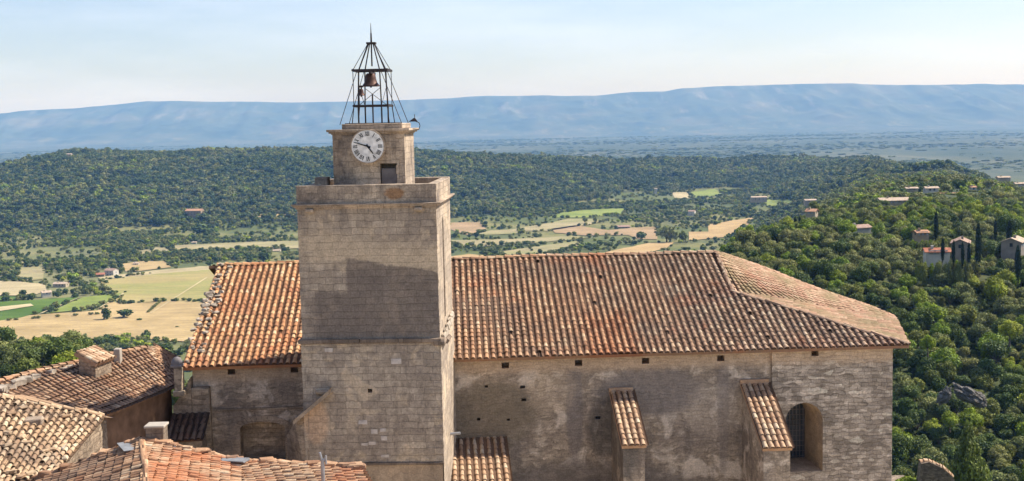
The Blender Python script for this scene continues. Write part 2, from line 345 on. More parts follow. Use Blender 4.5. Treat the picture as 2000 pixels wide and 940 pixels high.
M['tower'] = stone_mat('tower_ashlar', .62, .27, (.37, .315, .245), (.50, .43, .335), (.27, .225, .18), msize=.008, distort=.04, stains=tower_stain, var=.65, dark=(.23, .195, .165), bumpd=.045, patch=(.56, .46, .33))
M['tower_rubble'] = stone_mat('tower_upper', .5, .24, (.42, .35, .265), (.54, .45, .34), (.30, .25, .19), msize=.007, distort=.04, var=.95, dark=(.17, .145, .125), bumpd=.02, stains=rust)
M['nave'] = stone_mat('nave_rubble', .34, .15, (.37, .31, .235), (.56, .47, .36), (.33, .275, .21), msize=.012, distort=.12, stains=nave_stain_bounce, var=.8, voro=True, dark=(.20, .17, .145), bumpd=.03, patch=(.66, .58, .48))
M['choir'] = stone_mat('choir_stone', .42, .17, (.27, .235, .19), (.62, .55, .46), (.20, .165, .13), msize=.014, distort=.08, stains=nave_stain_bounce, var=.5, voro=True, dark=(.19, .165, .14), bumpd=.035)
M['west'] = stone_mat('west_stone', .5, .2, (.33, .27, .20), (.48, .40, .30), (.26, .21, .16), msize=.010, distort=.05, var=.55, voro=True, dark=(.12, .10, .085), bumpd=.02)
M['rubble'] = stone_mat('house_rubble', .3, .16, (.28, .22, .16), (.42, .34, .25), (.22, .17, .13), msize=.02, distort=.07, var=.4, voro=True, bumpd=.035)
M['coping_dark'] = stone_mat('coping_dark', 1.0, .5, (.22, .175, .135), (.28, .225, .17), (.12, .1, .08), distort=.05, var=.7, dark=(.07, .055, .045), bumpd=.01)
M['coping'] = stone_mat('coping_stone', 1.0, .5, (.44, .36, .27), (.50, .41, .31), (.26, .21, .16), distort=.05, var=.6, dark=(.13, .105, .085), bumpd=.01)

# ------------------------------------------------------------------ tiled roofs
def nrm(v): v = np.asarray(v, float); return v/np.linalg.norm(v)
def wob(p, k=.085): return k*noise.noise(Vector((float(p[0])*.35, float(p[1])*.35, 7.1)))
def tile_col(mb, a, b, side, n, r=.092, tl=.36, sp=.288, chan=True, jit=1.0):
    a = np.asarray(a, float); b = np.asarray(b, float); L = np.linalg.norm(b-a)
    if L < .12: return
    d = (b-a)/L; N = max(1, int(math.ceil(L/tl-.15)))
    ang = [math.pi*i/5 for i in range(6)]
    off0 = random.uniform(0, .05)
    for k in range(N):
        s0 = k*tl-(0 if k else off0); s1 = min(L, (k+1)*tl+.07)
        if s1-s0 < .05: continue
        if random.random() < .004: continue
        if random.random() < .012: lift_x = random.uniform(-.02, .03)
        else: lift_x = 0
        rr = .13+.87*random.random(); j = lift_x+random.gauss(0, .004)*jit; tw = random.gauss(0, .006)*jit; lift = random.gauss(0, .004)*jit; rk = r*random.uniform(.94, 1.06)
        V = []
        for s, ra, of, jj in ((s0, rk*1.08, .034, j+tw), (s1, rk*.88, .006, j-tw)):
            p = a+d*s; p = p+n*(wob(p)+of+lift)
            for t in ang: V.append(p+side*(math.cos(t)*ra+jj)+n*(math.sin(t)*ra*.95))
        mb.grid(V, [(i, i+1, i+7, i+6) for i in range(5)], rr, True)
        if k == 0: mb.grid([v+d*.012 for v in V[:6]], [(0, 1, 2, 3, 4, 5)], 0.0)  # dark end cap, painted for the shaded hollow of the eave tile
    if chan:
        for k in range(N):
            s0 = k*tl; s1 = min(L, (k+1)*tl+.03)
            if s1 <= s0: continue
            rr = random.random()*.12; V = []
            for s, of in ((s0-(.06 if k == 0 else 0), .04), (s1, .012)):
                p = a+d*s+side*sp*.5; p = p+n*(wob(p)+of)
                V += [p-side*.09+n*.05, p-side*.045-n*.002, p+side*.045-n*.002, p+side*.09+n*.05]
            mb.grid(V, [(0, 1, 5, 4), (1, 2, 6, 5), (2, 3, 7, 6)], rr, True)
def span(poly, s):
    ts = []
    for i in range(len(poly)):
        (x0, y0), (x1, y1) = poly[i], poly[(i+1) % len(poly)]
        if (x0-s)*(x1-s) < 0: ts.append(y0+(y1-y0)*(s-x0)/(x1-x0))
    ts.sort(); return (ts[0], ts[-1]) if len(ts) > 1 else None
def tile_poly(mb, org, u, w, poly, sp=.288, **k):
    org = np.asarray(org, float); u = nrm(u); w = nrm(w); n = np.cross(u, w); n = n if n[2] > 0 else -n
    xs = [p[0] for p in poly]; s = min(xs)+sp*.4
    while s < max(xs):
        q = span(poly, s)
        if q: tile_col(mb, org+u*s+w*q[0], org+u*s+w*q[1], u, n, sp=sp, **k)
        s += sp
    P = [org+u*a+w*b+n*.01 for a, b in poly]; m = len(P)
    tri = tessellate_polygon([[Vector((a, b, 0)) for a, b in poly]])
    mb.grid(P, [tuple(t) for t in tri], .05); Q = [p-n*.14 for p in P]; mb.grid(Q, [tuple(t) for t in tri], .1)
    mb.grid(P+Q, [(i, (i+1) % m, (i+1) % m+m, i+m) for i in range(m)], .2)
def tile_quad(mb, e0, e1, r0, r1, sp=.288, **k):
    e0, e1, r0, r1 = [np.asarray(p, float) for p in (e0, e1, r0, r1)]
    W_ = max(np.linalg.norm(e1-e0), np.linalg.norm(r1-r0)); N = max(2, int(W_/sp))
    for i in range(N):
        s = (i+.5)/N; a = e0+(e1-e0)*s; b = r0+(r1-r0)*s
        side = nrm((e1-e0)*.5+(r1-r0)*.5); n = nrm(np.cross(side, b-a)); n = n if n[2] > 0 else -n; side = nrm(np.cross(b-a, n))
        tile_col(mb, a, b, side, n, sp=sp, **k)
    n = nrm(np.cross(e1-e0, r0-e0)) if np.linalg.norm(e1-e0) > .1 else nrm(np.cross(r1-r0, r0-e0)); n = n if n[2] > 0 else -n
    G = [[(e0+(e1-e0)*s)*(1-t)+(r0+(r1-r0)*s)*t for s in (0, .25, .5, .75, 1)] for t in (0, .25, .5, .75, 1)]
    for off in (.01, -.13):
        mb.grid([p+n*off for row in G for p in row], [(j*5+i, j*5+i+1, j*5+i+6, j*5+i+5) for j in range(4) for i in range(4)], .05)
    for a, b in ((e0, e1), (e1, r1), (r1, r0), (r0, e0)):
        if np.linalg.norm(a-b) > .05: mb.face([a+n*.01, b+n*.01, b-n*.13, a-n*.13], .2)
def ridge_tiles(mb, a, b, r=.13, tl=.42, up=.03):
    a = np.asarray(a, float); b = np.asarray(b, float); L = np.linalg.norm(b-a); d = (b-a)/L
    side = nrm(np.cross(d, [0, 0, 1])); n = np.cross(side, d); N = int(L/tl)
    for k in range(N+1):
        s0 = k*tl; s1 = min(L, s0+tl+.05); V = []
        if s1-s0 < .05: break
        rk = r*random.uniform(.92, 1.08); j = random.gauss(0, .012)
        for s, ra, of in ((s0, rk*1.08, .03), (s1, rk*.9, 0)):
            p = a+d*s+n*(up+of+random.gauss(0, .006)+wob(a+d*s, .08))
            for i in range(7): t = math.pi*i/6; V.append(p+side*(math.cos(t)*ra*1.15+j)+n*(math.sin(t)*ra*.8-.04))
        mb.grid(V, [(i, i+1, i+8, i+7) for i in range(6)], None, True)

# ------------------------------------------------------------------ terrain
DK = [0, 40, 60, 90, 130, 200, 260, 320, 380, 450, 550, 700, 900, 1300, 1800, 2100, 2450, 2800, 3200, 4500, 11000, 40000]
LF = [-22, -20, -20, -27, -34, -45, -53, -60, -75, -95, -120, -140, -150, -150, -149]
CF = [-22, -20, -20, -28, -40, -60, -75, -90, -100, -115, -130, -142, -150, -150, -150]
RF = [-22, -20, -20, -38, -55, -75, -74, -63, -52]
TP = [(-2500, LF+[-130, -125, -130, -150, -165, -172, -172]), (-500, LF+[-120, -105, -110, -150, -165, -172, -172]), (0, LF+[-108, -75, -98, -160, -170, -172, -172]),
      (60, LF+[-104, -64, -66, -140, -170, -172, -172]), (130, LF+[-108, -64, -48, -66, -170, -172, -172]), (600, CF+[-114, -76, -60, -66, -165, -172, -172]),
      (820, CF+[-125, -85, -64, -72, -165, -172, -172]), (1000, CF+[-143, -114, -84, -92, -165, -172, -172]), (1220, CF+[-150, -146, -122, -106, -165, -172, -172]),
      (1380, CF[:7]+[-78, -60, -62, -92, -125, -145, -150, -150, -150, -150, -136, -110, -165, -172, -172]),
      (1440, RF+[-48, -66, -100, -130, -146, -150, -150, -150, -134, -110, -165, -172, -172]),
      (1510, RF+[-46, -54, -84, -112, -138, -147, -147, -142, -128, -110, -165, -172, -172]),
      (1600, RF+[-46, -48, -60, -76, -98, -118, -120, -118, -114, -112, -168, -172, -172]),
      (1700, RF+[-47, -46, -50, -58, -74, -90, -96, -100, -106, -114, -170, -172, -172]),
      (1850, RF+[-47, -43, -46, -52, -70, -82, -100, -120, -140, -168, -172, -172, -172]),
      (2000, RF+[-49, -46, -49, -58, -90, -125, -150, -165, -170, -170, -172, -172, -172]),
      (2500, RF+[-50, -48, -50, -60, -110, -150, -160, -168, -170, -170, -172, -172, -172]),
      (4500, RF+[-55, -60, -70, -90, -130, -160, -165, -168, -170, -170, -172, -172, -172])]
tT = np.array([(p-1000)/2400 for p, _ in TP]); tZ = np.array([z for _, z in TP], float); tD = np.array(DK, float)
def smv(n_): return n_*n_*(3-2*n_)
def hsh(ix, iy, s): v = np.sin(ix*127.1+iy*311.7+s*74.7)*43758.5453; return v-np.floor(v)
def vnoise(x, y, s=0):
    ix = np.floor(x); iy = np.floor(y); fx = smv(x-ix); fy = smv(y-iy)
    return (hsh(ix, iy, s)*(1-fx)+hsh(ix+1, iy, s)*fx)*(1-fy)+(hsh(ix, iy+1, s)*(1-fx)+hsh(ix+1, iy+1, s)*fx)*fy
def fbm(x, y, s=0, o=4):
    v = 0; a = .5
    for i in range(o): v = v+a*vnoise(x*2**i, y*2**i, s+i); a *= .5
    return v
def ter(x, y):
    """height of the ground, metres below the eye level of the camera"""
    x = np.asarray(x, float); y = np.asarray(y, float); r = np.hypot(x, y)
    fr = y > r*.25; t = np.where(fr, x/np.maximum(y, 1e-3), np.sign(x)*1.4); D = np.where(fr, y, r)
    t = np.clip(t, tT[0], tT[-1]-1e-6); D = np.clip(D, 0, tD[-1]-1)
    i = np.clip(np.searchsorted(tT, t, side='right')-1, 0, len(tT)-2); j = np.clip(np.searchsorted(tD, D, side='right')-1, 0, len(tD)-2)
    a = smv((t-tT[i])/(tT[i+1]-tT[i])) if False else (t-tT[i])/(tT[i+1]-tT[i]); b = (D-tD[j])/(tD[j+1]-tD[j])
    z = (tZ[i, j]*(1-a)+tZ[i+1, j]*a)*(1-b)+(tZ[i, j+1]*(1-a)+tZ[i+1, j+1]*a)*b
    hill = np.clip((z+148)/25, 0, 1)*np.clip((D-150)/200, 0, 1)
    hill = hill*np.where((x > 0) & (D < 1700), .45, 1.0)
    return z+hill*((fbm(x/95, y/95, 3)-.5)*(13+9*np.clip((D-1800)/300, 0, 1))+(fbm(x/420, y/420, 9)-.5)*14*np.clip((D-900)/600, 0, 1)*np.clip((4500-D)/1500, 0, 1))
def hit(px, py, lo=150., hi=12000.):
    d = ray(px, py); Y = np.geomspace(lo, hi, 900); P = d[None]*(Y/d[1])[:, None]; g = P[:, 2]-ter(P[:, 0], P[:, 1])
    k = np.where(g < 0)[0]
    if not len(k): return None
    k = max(k[0], 1); a, b = Y[k-1], Y[k]
    for _ in range(18):
        m = (a+b)/2; p = d*(m/d[1])
        if p[2]-float(ter(p[0], p[1])) < 0: b = m
        else: a = m
    p = d*(b/d[1]); return np.array([p[0], p[1], float(ter(p[0], p[1]))])

def ground_mat():
    m = NT('valley_ground'); o = m.coord()
    n = m.noise(o, .006, 6, .6); c = m.ramp(n, [(.3, (.075, .10, .028)), (.48, (.12, .135, .042)), (.60, (.20, .185, .07)), (.7, (.11, .13, .04))])
    n2 = m.noise(m.mapping(o, (1, .35, 1), (0, 0, .3)), .02, 5, .65); c = m.mix(m.math('MULTIPLY', m.ramp(n2, [(.5, 0), (.6, 1)]), .6), c, (.07, .09, .035))
    n3 = m.noise(m.mapping(o, (1, .25, 1), (0, 0, -.15)), .0016, 6, .6); c = m.mix(m.math('MULTIPLY', m.ramp(n3, [(.5, 0), (.56, 1)]), .22), c, (.36, .31, .19))
    pl = smooth(m, m.xyz(o)[1], 2700, 3300); c = m.mix(pl, c, m.ramp(m.noise(m.mapping(o, (1, .4, 1)), .0022, 6, .7), [(.4, (.040, .062, .032)), (.55, (.070, .086, .045)), (.70, (.14, .14, .085))]))
    sl = smooth(m, m.xyz(o)[2], -146, -132); c = m.mix(m.math('MULTIPLY', sl, .9), c, m.ramp(m.noise(o, .05, 5, .6), [(.3, (.035, .048, .016)), (.62, (.055, .068, .026)), (.85, (.13, .11, .06))]))
    vm = m.n('ShaderNodeVectorMath', operation='LENGTH'); m.lk(o, vm.inputs[0]); vg = smooth(m, vm.outputs['Value'], 75, 58); c = m.mix(vg, c, m.ramp(m.noise(o, .3, 5, .6), [(.3, (.50, .42, .31)), (.7, (.64, .56, .44))]))  # unseen pale ground near the camera, added to bounce sun onto the church
    n4 = m.noise(o, .35, 5, .7); c = m.mix(.6, c, m.ramp(n4, [(.3, .6), (.7, 1.35)]), 'MULTIPLY')
    m.col(c); m.bump(n4, .4, .6); return m.m
M['ground'] = ground_mat()
ths = np.concatenate([np.linspace(-math.pi, -.62, 40)[:-1], np.linspace(-.62, .62, 520), np.linspace(.62, math.pi, 40)[1:-1]])
rad = np.concatenate([[0, 15, 30], np.geomspace(42, 4600, 300), np.geomspace(4800, 20500, 26)])
TH, RD = np.meshgrid(ths, rad); X = RD*np.sin(TH); Y = RD*np.cos(TH); Z = ter(X, Y); nt = len(ths)
me = bpy.data.meshes.new('ground')
ii, jj = np.meshgrid(np.arange(len(rad)-1), np.arange(nt), indexing='ij'); jn = (jj+1) % nt
fc = np.stack([ii*nt+jj, ii*nt+jn, (ii+1)*nt+jn, (ii+1)*nt+jj], -1).reshape(-1, 4)
me.from_pydata(np.stack([X, Y, Z], -1).reshape(-1, 3).tolist(), [], fc.tolist()); me.polygons.foreach_set('use_smooth', [True]*len(me.polygons))
me.materials.append(M['ground']); me.flip_normals() if me.polygons[5000].normal.z < 0 else None
go = bpy.data.objects.new('ground', me); COL.objects.link(go); tag(go, kind='structure')

# mountains
mtop = [(-1500, 262), (-600, 240), (0, 222), (100, 215), (170, 210), (300, 199), (380, 199), (640, 200), (800, 195), (880, 193), (960, 188), (1060, 187), (1110, 188), (1170, 187), (1240, 180), (1300, 180), (1330, 174), (1400, 170), (1500, 167), (1650, 165), (1760, 167), (1850, 168), (1900, 166), (2000, 166), (2700, 170), (3500, 180)]
def hills_mesh():
    px = np.linspace(-1500, 3500, 900); ypx = np.interp(px, [a for a, _ in mtop], [b for _, b in mtop])
    t = (px-1000)/2400; ks = np.linspace(0, 1, 110); V = []
    for k in ks:
        Yk = 12600+k*5200; x = t*17000
        ztop = (hor(px)-ypx)/2400*17000
        ztop = ztop+(fbm(x/500, x*0, 5)-.5)*22
        if k < .84:
            q = k/.84; prof = .10*q+.90*np.clip((q-.36)/.64, 0, 1)**1.25
            prof = prof+0*x
            gul = (1-np.abs(2*fbm(x/900+Yk/5000, x*0+Yk/4200, 1, 5)-1))
            z = -172+(ztop+172)*prof+(gul-.62)*260*np.clip(q*1.5-.35, 0, 1)*(1-q)**.45*1.3+(fbm(x/260, x*0+Yk/260, 7, 5)-.5)*150*np.clip(q*2-.5, 0, 1)*(1-q**3)
            z = z+(fbm(x/700, x*0+Yk/500, 12, 4)-.5)*60*np.clip(q*6, 0, 1)*np.clip(1-q, 0, 1)
            rib = 1-np.abs(2*fbm(x/420+q*.35, x*0+q*.8, 15, 4)-1); z = z+(rib-.6)*150*np.clip(q*2.2-.9, 0, 1)*(1-q)**.35
            z = np.minimum(z, ztop-(1-q)*60)
        else: z = ztop*(1-((k-.84)/.16)**2*.35)
        V.append(np.stack([x, np.full_like(x, Yk)+(fbm(x/1500, x*0, 2)-.5)*700, z], -1))
    V = np.array(V); n = len(px); m_ = len(ks)
    ii, jj = np.meshgrid(np.arange(m_-1), np.arange(n-1), indexing='ij')
    f = np.stack([ii*n+jj, ii*n+jj+1, (ii+1)*n+jj+1, (ii+1)*n+jj], -1).reshape(-1, 4)
    me = bpy.data.meshes.new('hills'); me.from_pydata(V.reshape(-1, 3).tolist(), [], f.tolist()); me.polygons.foreach_set('use_smooth', [True]*len(me.polygons)); return me
m = NT('hill_scrub'); o = m.coord()
c = m.ramp(m.noise(o, .0011, 7, .65), [(.35, (.035, .055, .035)), (.5, (.06, .08, .05)), (.7, (.12, .12, .085))])
gx = m.n('ShaderNodeNewGeometry'); sz = m.xyz(o)[2]
rk = m.math('MULTIPLY', m.ramp(m.noise(m.mapping(o, (1, .22, .22)), .0045, 6, .7), [(.56, 0), (.70, 1)]), smooth(m, sz, -40, 120)); c = m.mix(m.math('MULTIPLY', rk, .45), c, (.29, .28, .27))
lw = m.math('MULTIPLY', m.ramp(m.noise(m.mapping(o, (1, .5, 1)), .006, 4, .7), [(.56, 0), (.62, 1)]), smooth(m, sz, 0, -120)); c = m.mix(m.math('MULTIPLY', lw, .35), c, (.22, .21, .13))
m.col(c); me = hills_mesh(); me.materials.append(m.m); ho = bpy.data.objects.new('hills', me); COL.objects.link(ho); tag(ho, kind='structure')

# fields, draped on the ground
def field_mat(name, a, b, row=None, rot=0, green=None):
    m = NT(name); o = m.coord()
    n = m.noise(m.mapping(o, (1, 1, 1), (0, 0, rot)), .025, 5, .6); c = m.ramp(n, [(.3, tuple(q*.82 for q in a)), (.7, tuple(min(.7, q*1.1) for q in b))])
    if green: c = m.mix(m.math('MULTIPLY', m.ramp(m.noise(m.mapping(o, (.5, 1.6, 1)), .012, 4, .6), [(.44, 0), (.6, 1)]), .8), c, green)
    if row:
        x = m.xyz(m.mapping(o, (1, 1, 1), (0, 0, rot)))[0]; s = m.math('SINE', m.math('MULTIPLY', x, 2*math.pi/row))
        c = m.mix(m.math('MULTIPLY', m.math('ADD', m.math('MULTIPLY', s, .5), .5), .55), c, (.10, .09, .05) if green is None else green)
    n2 = m.noise(o, .6, 4, .7); c = m.mix(.5, c, m.ramp(n2, [(.3, .7), (.7, 1.3)]), 'MULTIPLY')
    if not row: st = m.noise(m.mapping(o, (.03, .35, 1), (0, 0, rot+.5)), 1, 3, .6); c = m.mix(.6, c, m.ramp(st, [(.35, .72), (.65, 1.2)]), 'MULTIPLY')
    m.col(c); return m.m
FM = {'straw': field_mat('field_straw', (0.350, 0.253, 0.112), (0.426, 0.312, 0.150)), 'pale': field_mat('field_pale', (0.365, 0.298, 0.162), (0.441, 0.365, 0.206)),
      'meadow': field_mat('field_meadow', (0.36, 0.285, 0.125), (0.32, 0.265, 0.105), green=(0.245, 0.245, 0.075)), 'vine': field_mat('field_vineyard', (0.091, 0.149, 0.022), (0.122, 0.179, 0.031), row=3.2, rot=.9, green=(0.053, 0.104, 0.012)),
      'green': field_mat('field_green', (0.167, 0.223, 0.044), (0.228, 0.253, 0.062)), 'brown': field_mat('field_brown', (0.300, 0.215, 0.106), (0.350, 0.238, 0.131)), 'beige': field_mat('field_beige', (0.274, 0.231, 0.119), (0.334, 0.283, 0.150), green=(0.228, 0.223, 0.087)),
      'orange': field_mat('field_orange', (0.380, 0.260, 0.119), (0.426, 0.298, 0.137)), 'path': field_mat('path_dust', (0.456, 0.372, 0.206), (0.502, 0.417, 0.237))}
FIELDS = [('meadow', [(194, 548), (300, 535), (409, 526), (440, 524), (440, 600), (395, 592), (330, 590), (238, 596), (215, 580)]),
          ('straw', [(-60, 634), (51, 618), (190, 608), (215, 590), (240, 596), (330, 590), (395, 592), (440, 600), (440, 672), (330, 668), (286, 664), (-60, 676)]),
          ('pale', [(191, 543), (300, 530), (402, 521), (440, 520), (440, 526), (409, 528), (300, 537), (197, 549)]),
          ('vine', [(-50, 592), (60, 588), (160, 581), (82, 611), (40, 622), (-50, 636)]), ('green', [(163, 582), (238, 574), (222, 590), (190, 603), (92, 614)]),
          ('pale', [(-60, 549), (40, 552), (88, 557), (92, 569), (65, 579), (-60, 579)]), ('vine', [(-50, 581), (40, 581), (30, 587), (-50, 590)]),
          ('straw', [(450, 420), (500, 419), (600, 419), (600, 425), (456, 426)]), ('beige', [(265, 493), (316, 482), (395, 478), (480, 474), (600, 471), (600, 486), (480, 488), (400, 491), (275, 500)]),
          ('straw', [(232, 517), (270, 512), (320, 511), (334, 523), (300, 528), (246, 532)]), ('beige', [(36, 524), (88, 522), (84, 547), (30, 551)]),
          ('brown', [(872, 436), (938, 435), (951, 450), (915, 461), (876, 448)]), ('beige', [(958, 451), (1012, 449), (1014, 457), (920, 461)]),
          ('green', [(1100, 416), (1149, 411), (1227, 407), (1217, 418), (1152, 426), (1070, 426)]), ('brown', [(1077, 448), (1123, 441), (1188, 451), (1235, 446), (1285, 443), (1283, 469), (1246, 468), (1227, 460), (1142, 461), (1084, 456)]),
          ('orange', [(1344, 454), (1383, 454), (1383, 440), (1430, 432), (1476, 425), (1461, 441), (1422, 464), (1345, 471)]), ('beige', [(972, 494), (1050, 482), (1136, 471), (1132, 480), (1058, 500), (986, 501)]),
          ('orange', [(1155, 500), (1220, 486), (1272, 475), (1317, 475), (1300, 487), (1240, 502)]), ('orange', [(876, 503), (915, 497), (954, 501), (960, 512), (876, 516)]),
          ('pale', [(1312, 377), (1344, 376), (1346, 388), (1318, 388)]), ('green', [(1344, 377), (1396, 370), (1414, 382), (1357, 388)]), ('pale', [(1110, 380), (1160, 379), (1158, 384), (1110, 385)]),
          ('green', [(1492, 396), (1500, 391), (1548, 391), (1556, 400), (1535, 406), (1500, 405)]), ('beige', [(985, 452), (1075, 436), (1110, 428), (1190, 430), (1150, 440), (1070, 452)]),
          ('beige', [(880, 470), (1000, 468), (1120, 462), (1150, 466), (1020, 478), (900, 484)]),
          ('path', [(403, 544), (405, 545), (297, 614), (293, 615)]), ('path', [(156, 583), (162, 581), (84, 614), (77, 615)]), ('path', [(240, 575), (243, 576), (194, 605), (191, 605)]), ('path', [(-20, 604), (60, 596), (66, 600), (-10, 612)])]
def inpoly(x, y, poly):
    c = np.zeros(x.shape, bool); n = len(poly)
    for i in range(n):
        x0, y0 = poly[i]; x1, y1 = poly[(i+1) % n]
        k = ((y0 > y) != (y1 > y)); c ^= k & (x < (x1-x0)*(y-y0)/((y1-y0) if y1 != y0 else 1e-9)+x0)
    return c
FW = []                                                           # the fields' outlines on the ground (map coordinates)
for i, (k, pl) in enumerate(FIELDS):
    dense = []
    for a in range(len(pl)):
        p, q = pl[a], pl[(a+1) % len(pl)]; n = max(1, int(math.hypot(q[0]-p[0], q[1]-p[1])/12))
        for t in range(n): dense.append((p[0]+(q[0]-p[0])*t/n+(random.gauss(0, .5) if k != 'path' else 0), p[1]+(q[1]-p[1])*t/n+(random.gauss(0, .25) if k != 'path' else 0)))
    W3 = [hit(*p, lo=700) for p in dense]; W3 = [w for w in W3 if w is not None]
    x = np.array([w[0] for w in W3]); y = np.array([w[1] for w in W3]); FW.append((k, list(zip(x, y))))
    lift = 1.3 if k == 'path' else .7+.02*(i % 9)
    bm = bmesh.new(); vs_ = [bm.verts.new((w[0], w[1], 0)) for w in W3]; es = [bm.edges.new((vs_[q], vs_[(q+1) % len(vs_)])) for q in range(len(vs_))]
    bmesh.ops.triangle_fill(bm, use_beauty=True, edges=es)
    for ax in range(2):                                           # cut into strips so that the sheet can follow the ground
        arr = x if ax == 0 else y
        for c_ in np.arange(arr.min()+25, arr.max(), 40):
            bmesh.ops.bisect_plane(bm, geom=bm.verts[:]+bm.edges[:]+bm.faces[:], plane_co=(c_, 0, 0) if ax == 0 else (0, c_, 0), plane_no=(1, 0, 0) if ax == 0 else (0, 1, 0))
    for v in bm.verts: v.co.z = float(ter(v.co.x, v.co.y))+lift
    me = bpy.data.meshes.new('field'); bm.normal_update()
    for f in bm.faces:
        if f.normal.z < 0: f.normal_flip()
    bm.to_mesh(me); bm.free(); me.materials.append(FM[k])
    fo = bpy.data.objects.new('path' if k == 'path' else 'field', me); COL.objects.link(fo); tag(fo, kind='structure')

# ------------------------------------------------------------------ the church
n_ = NAVE; ZB = -22.0
pn = (0, -SL, 1.0)
uL0 = n_.hp(356, 714, (0, -EO, ZE), pn); uL1 = n_.hv(428, 517, VR); A_ = n_.hv(1400, 494, VR); K_ = n_.hp(1430, 572, (0, -EO, ZE), pn)
T_ = n_.hz(1761, 668, ZE); T_[1] = -EO; B_ = n_.hz(1746, 621, ZE+.05)
sec = math.hypot(1, SL); wv = nrm((0, 1, SL))
def P2(p): return (p[0], (p[1]+EO)*sec)                          # point of the front slope -> (along eave, up slope)
church = n_.thing('church'); tag(church, 'long stone church with orange tiled roof and two tiled buttresses behind the clock tower', 'church')
US = -3.6
mb = MB(); tile_poly(mb, (0, -EO, ZE), (1, 0, 0), wv, [(uL0[0], 0), (US, 0), (US, (VR+EO)*sec), (uL1[0], (VR+EO)*sec)])
ridge_tiles(mb, (uL1[0]-.1, VR, zroof(VR)+.03), (US, VR, zroof(VR)+.03)); wr = mb.build('roof', M['tile_west'], church, ZB); wr['label'] = 'short orange tiled roof slope left of the tower'
mb = MB(); kp, ap = P2(K_), P2((A_[0], VR, 0)); dv = (kp[0]-ap[0])
tile_poly(mb, (0, -EO, ZE), (1, 0, 0), wv, [(US+.02, 0), (T_[0], 0), kp, ap, (US+.02, (VR+EO)*sec)])
ridge_tiles(mb, (US, VR, zroof(VR)+.03), (A_[0], VR, zroof(VR)+.03), r=.14)
zk = zroof(K_[1]); ridge_tiles(mb, (K_[0], K_[1], zk+.02), (T_[0], -EO, ZE+.02), r=.11, up=.05)
ridge_tiles(mb, (A_[0], VR, zroof(VR)), (K_[0], K_[1], zk), r=.10, up=.05)
nr = mb.build('roof', M['tile_nave'], church, ZB); nr['label'] = 'long weathered grey and orange tiled nave roof'
# rear slope (mirror), plain tiles seen only from the side
mb = MB(); tile_poly(mb, (0, 2*VR+EO, ZE), (1, 0, 0), nrm((0, -1, SL)), [(uL1[0]-.5, 0), (A_[0], 0), (A_[0], (VR+EO)*sec), (uL1[0]-.5, (VR+EO)*sec)], sp=.6, chan=False, tl=1.2)
mb.build('roof', M['tile_nave'], church, ZB)
# apse roof: slopes falling to the right
def mir(p): return np.array([p[0], 2*VR-p[1], p[2]])
Aa = np.array([A_[0], VR, zroof(VR)]); Kk = np.array([K_[0]+.03, K_[1], zk]); Tt = np.array([T_[0], -EO, ZE]); Bb = B_.copy()
mb = MB(); mb2 = mb
def tri_roof(mb, e0, e1, tops, sp=.3):
    e0 = np.asarray(e0); e1 = np.asarray(e1); u = nrm(e1-e0); n = nrm(np.cross(u, np.asarray(tops[0])-e0)); n = n if n[2] > 0 else -n; w = np.cross(n, u); w = w if w[2] > 0 else -w
    poly = [(0, 0), (np.linalg.norm(e1-e0), 0)]+[((np.asarray(t)-e0)@u, (np.asarray(t)-e0)@w) for t in tops]
    tile_poly(mb, e0, u, w, poly, sp=sp)
tri_roof(mb, Tt, Bb, [Kk])
# slope from K-B up to the apex
side = nrm(Bb-Kk); nn = nrm(np.cross(side, Aa-Kk)); nn = nn if nn[2] > 0 else -nn
mb.face([Kk, Bb, Aa], .1); 
for i in range(int(np.linalg.norm(Bb-Kk)/.3)):
    s = (i+.5)/int(np.linalg.norm(Bb-Kk)/.3); tile_col(mb, Kk+(Bb-Kk)*s, Aa+(Bb-Kk)*s*.03, nrm(np.cross(nn, Aa-(Kk+(Bb-Kk)*s))), nn, sp=.3)
ridge_tiles(mb, Aa, Bb, r=.13, up=.03)
tri_roof(mb, Bb, mir(Bb), [Aa], sp=.6); mb.face([mir(Kk), mir(Bb), Aa], .2); mb.face([mir(Kk), mir(Tt), mir(Bb)], .2); mb.face([mir(Kk), mir(Aa), mir(Tt)], .2)
mb.build('roof', M['tile_apse'], church, ZB)['label'] = 'sunlit pinkish tiled roof over the rounded right end'
# stones along the left verge
for i in range(60):
    t = random.random()**.8; v = -EO+t*(VR+EO); u = uL0[0]+(uL1[0]-uL0[0])*t+random.choice([.08, .1, .14, .5, .6])+random.uniform(-.10, .12); s_ = random.uniform(.06, .15)
    z = zroof(v)+.10; mb = MB(); mb.box(u-s_*random.uniform(.8, 1.5), u+s_*random.uniform(.8, 1.4), v-s_*.8, v+s_*.8, z-.06, z+s_*random.uniform(.3, .9), b=s_*.3, jit=.035, rot=random.uniform(-.6, .6))
    mb.build('verge_stone', M['mortar'], church, ZB)

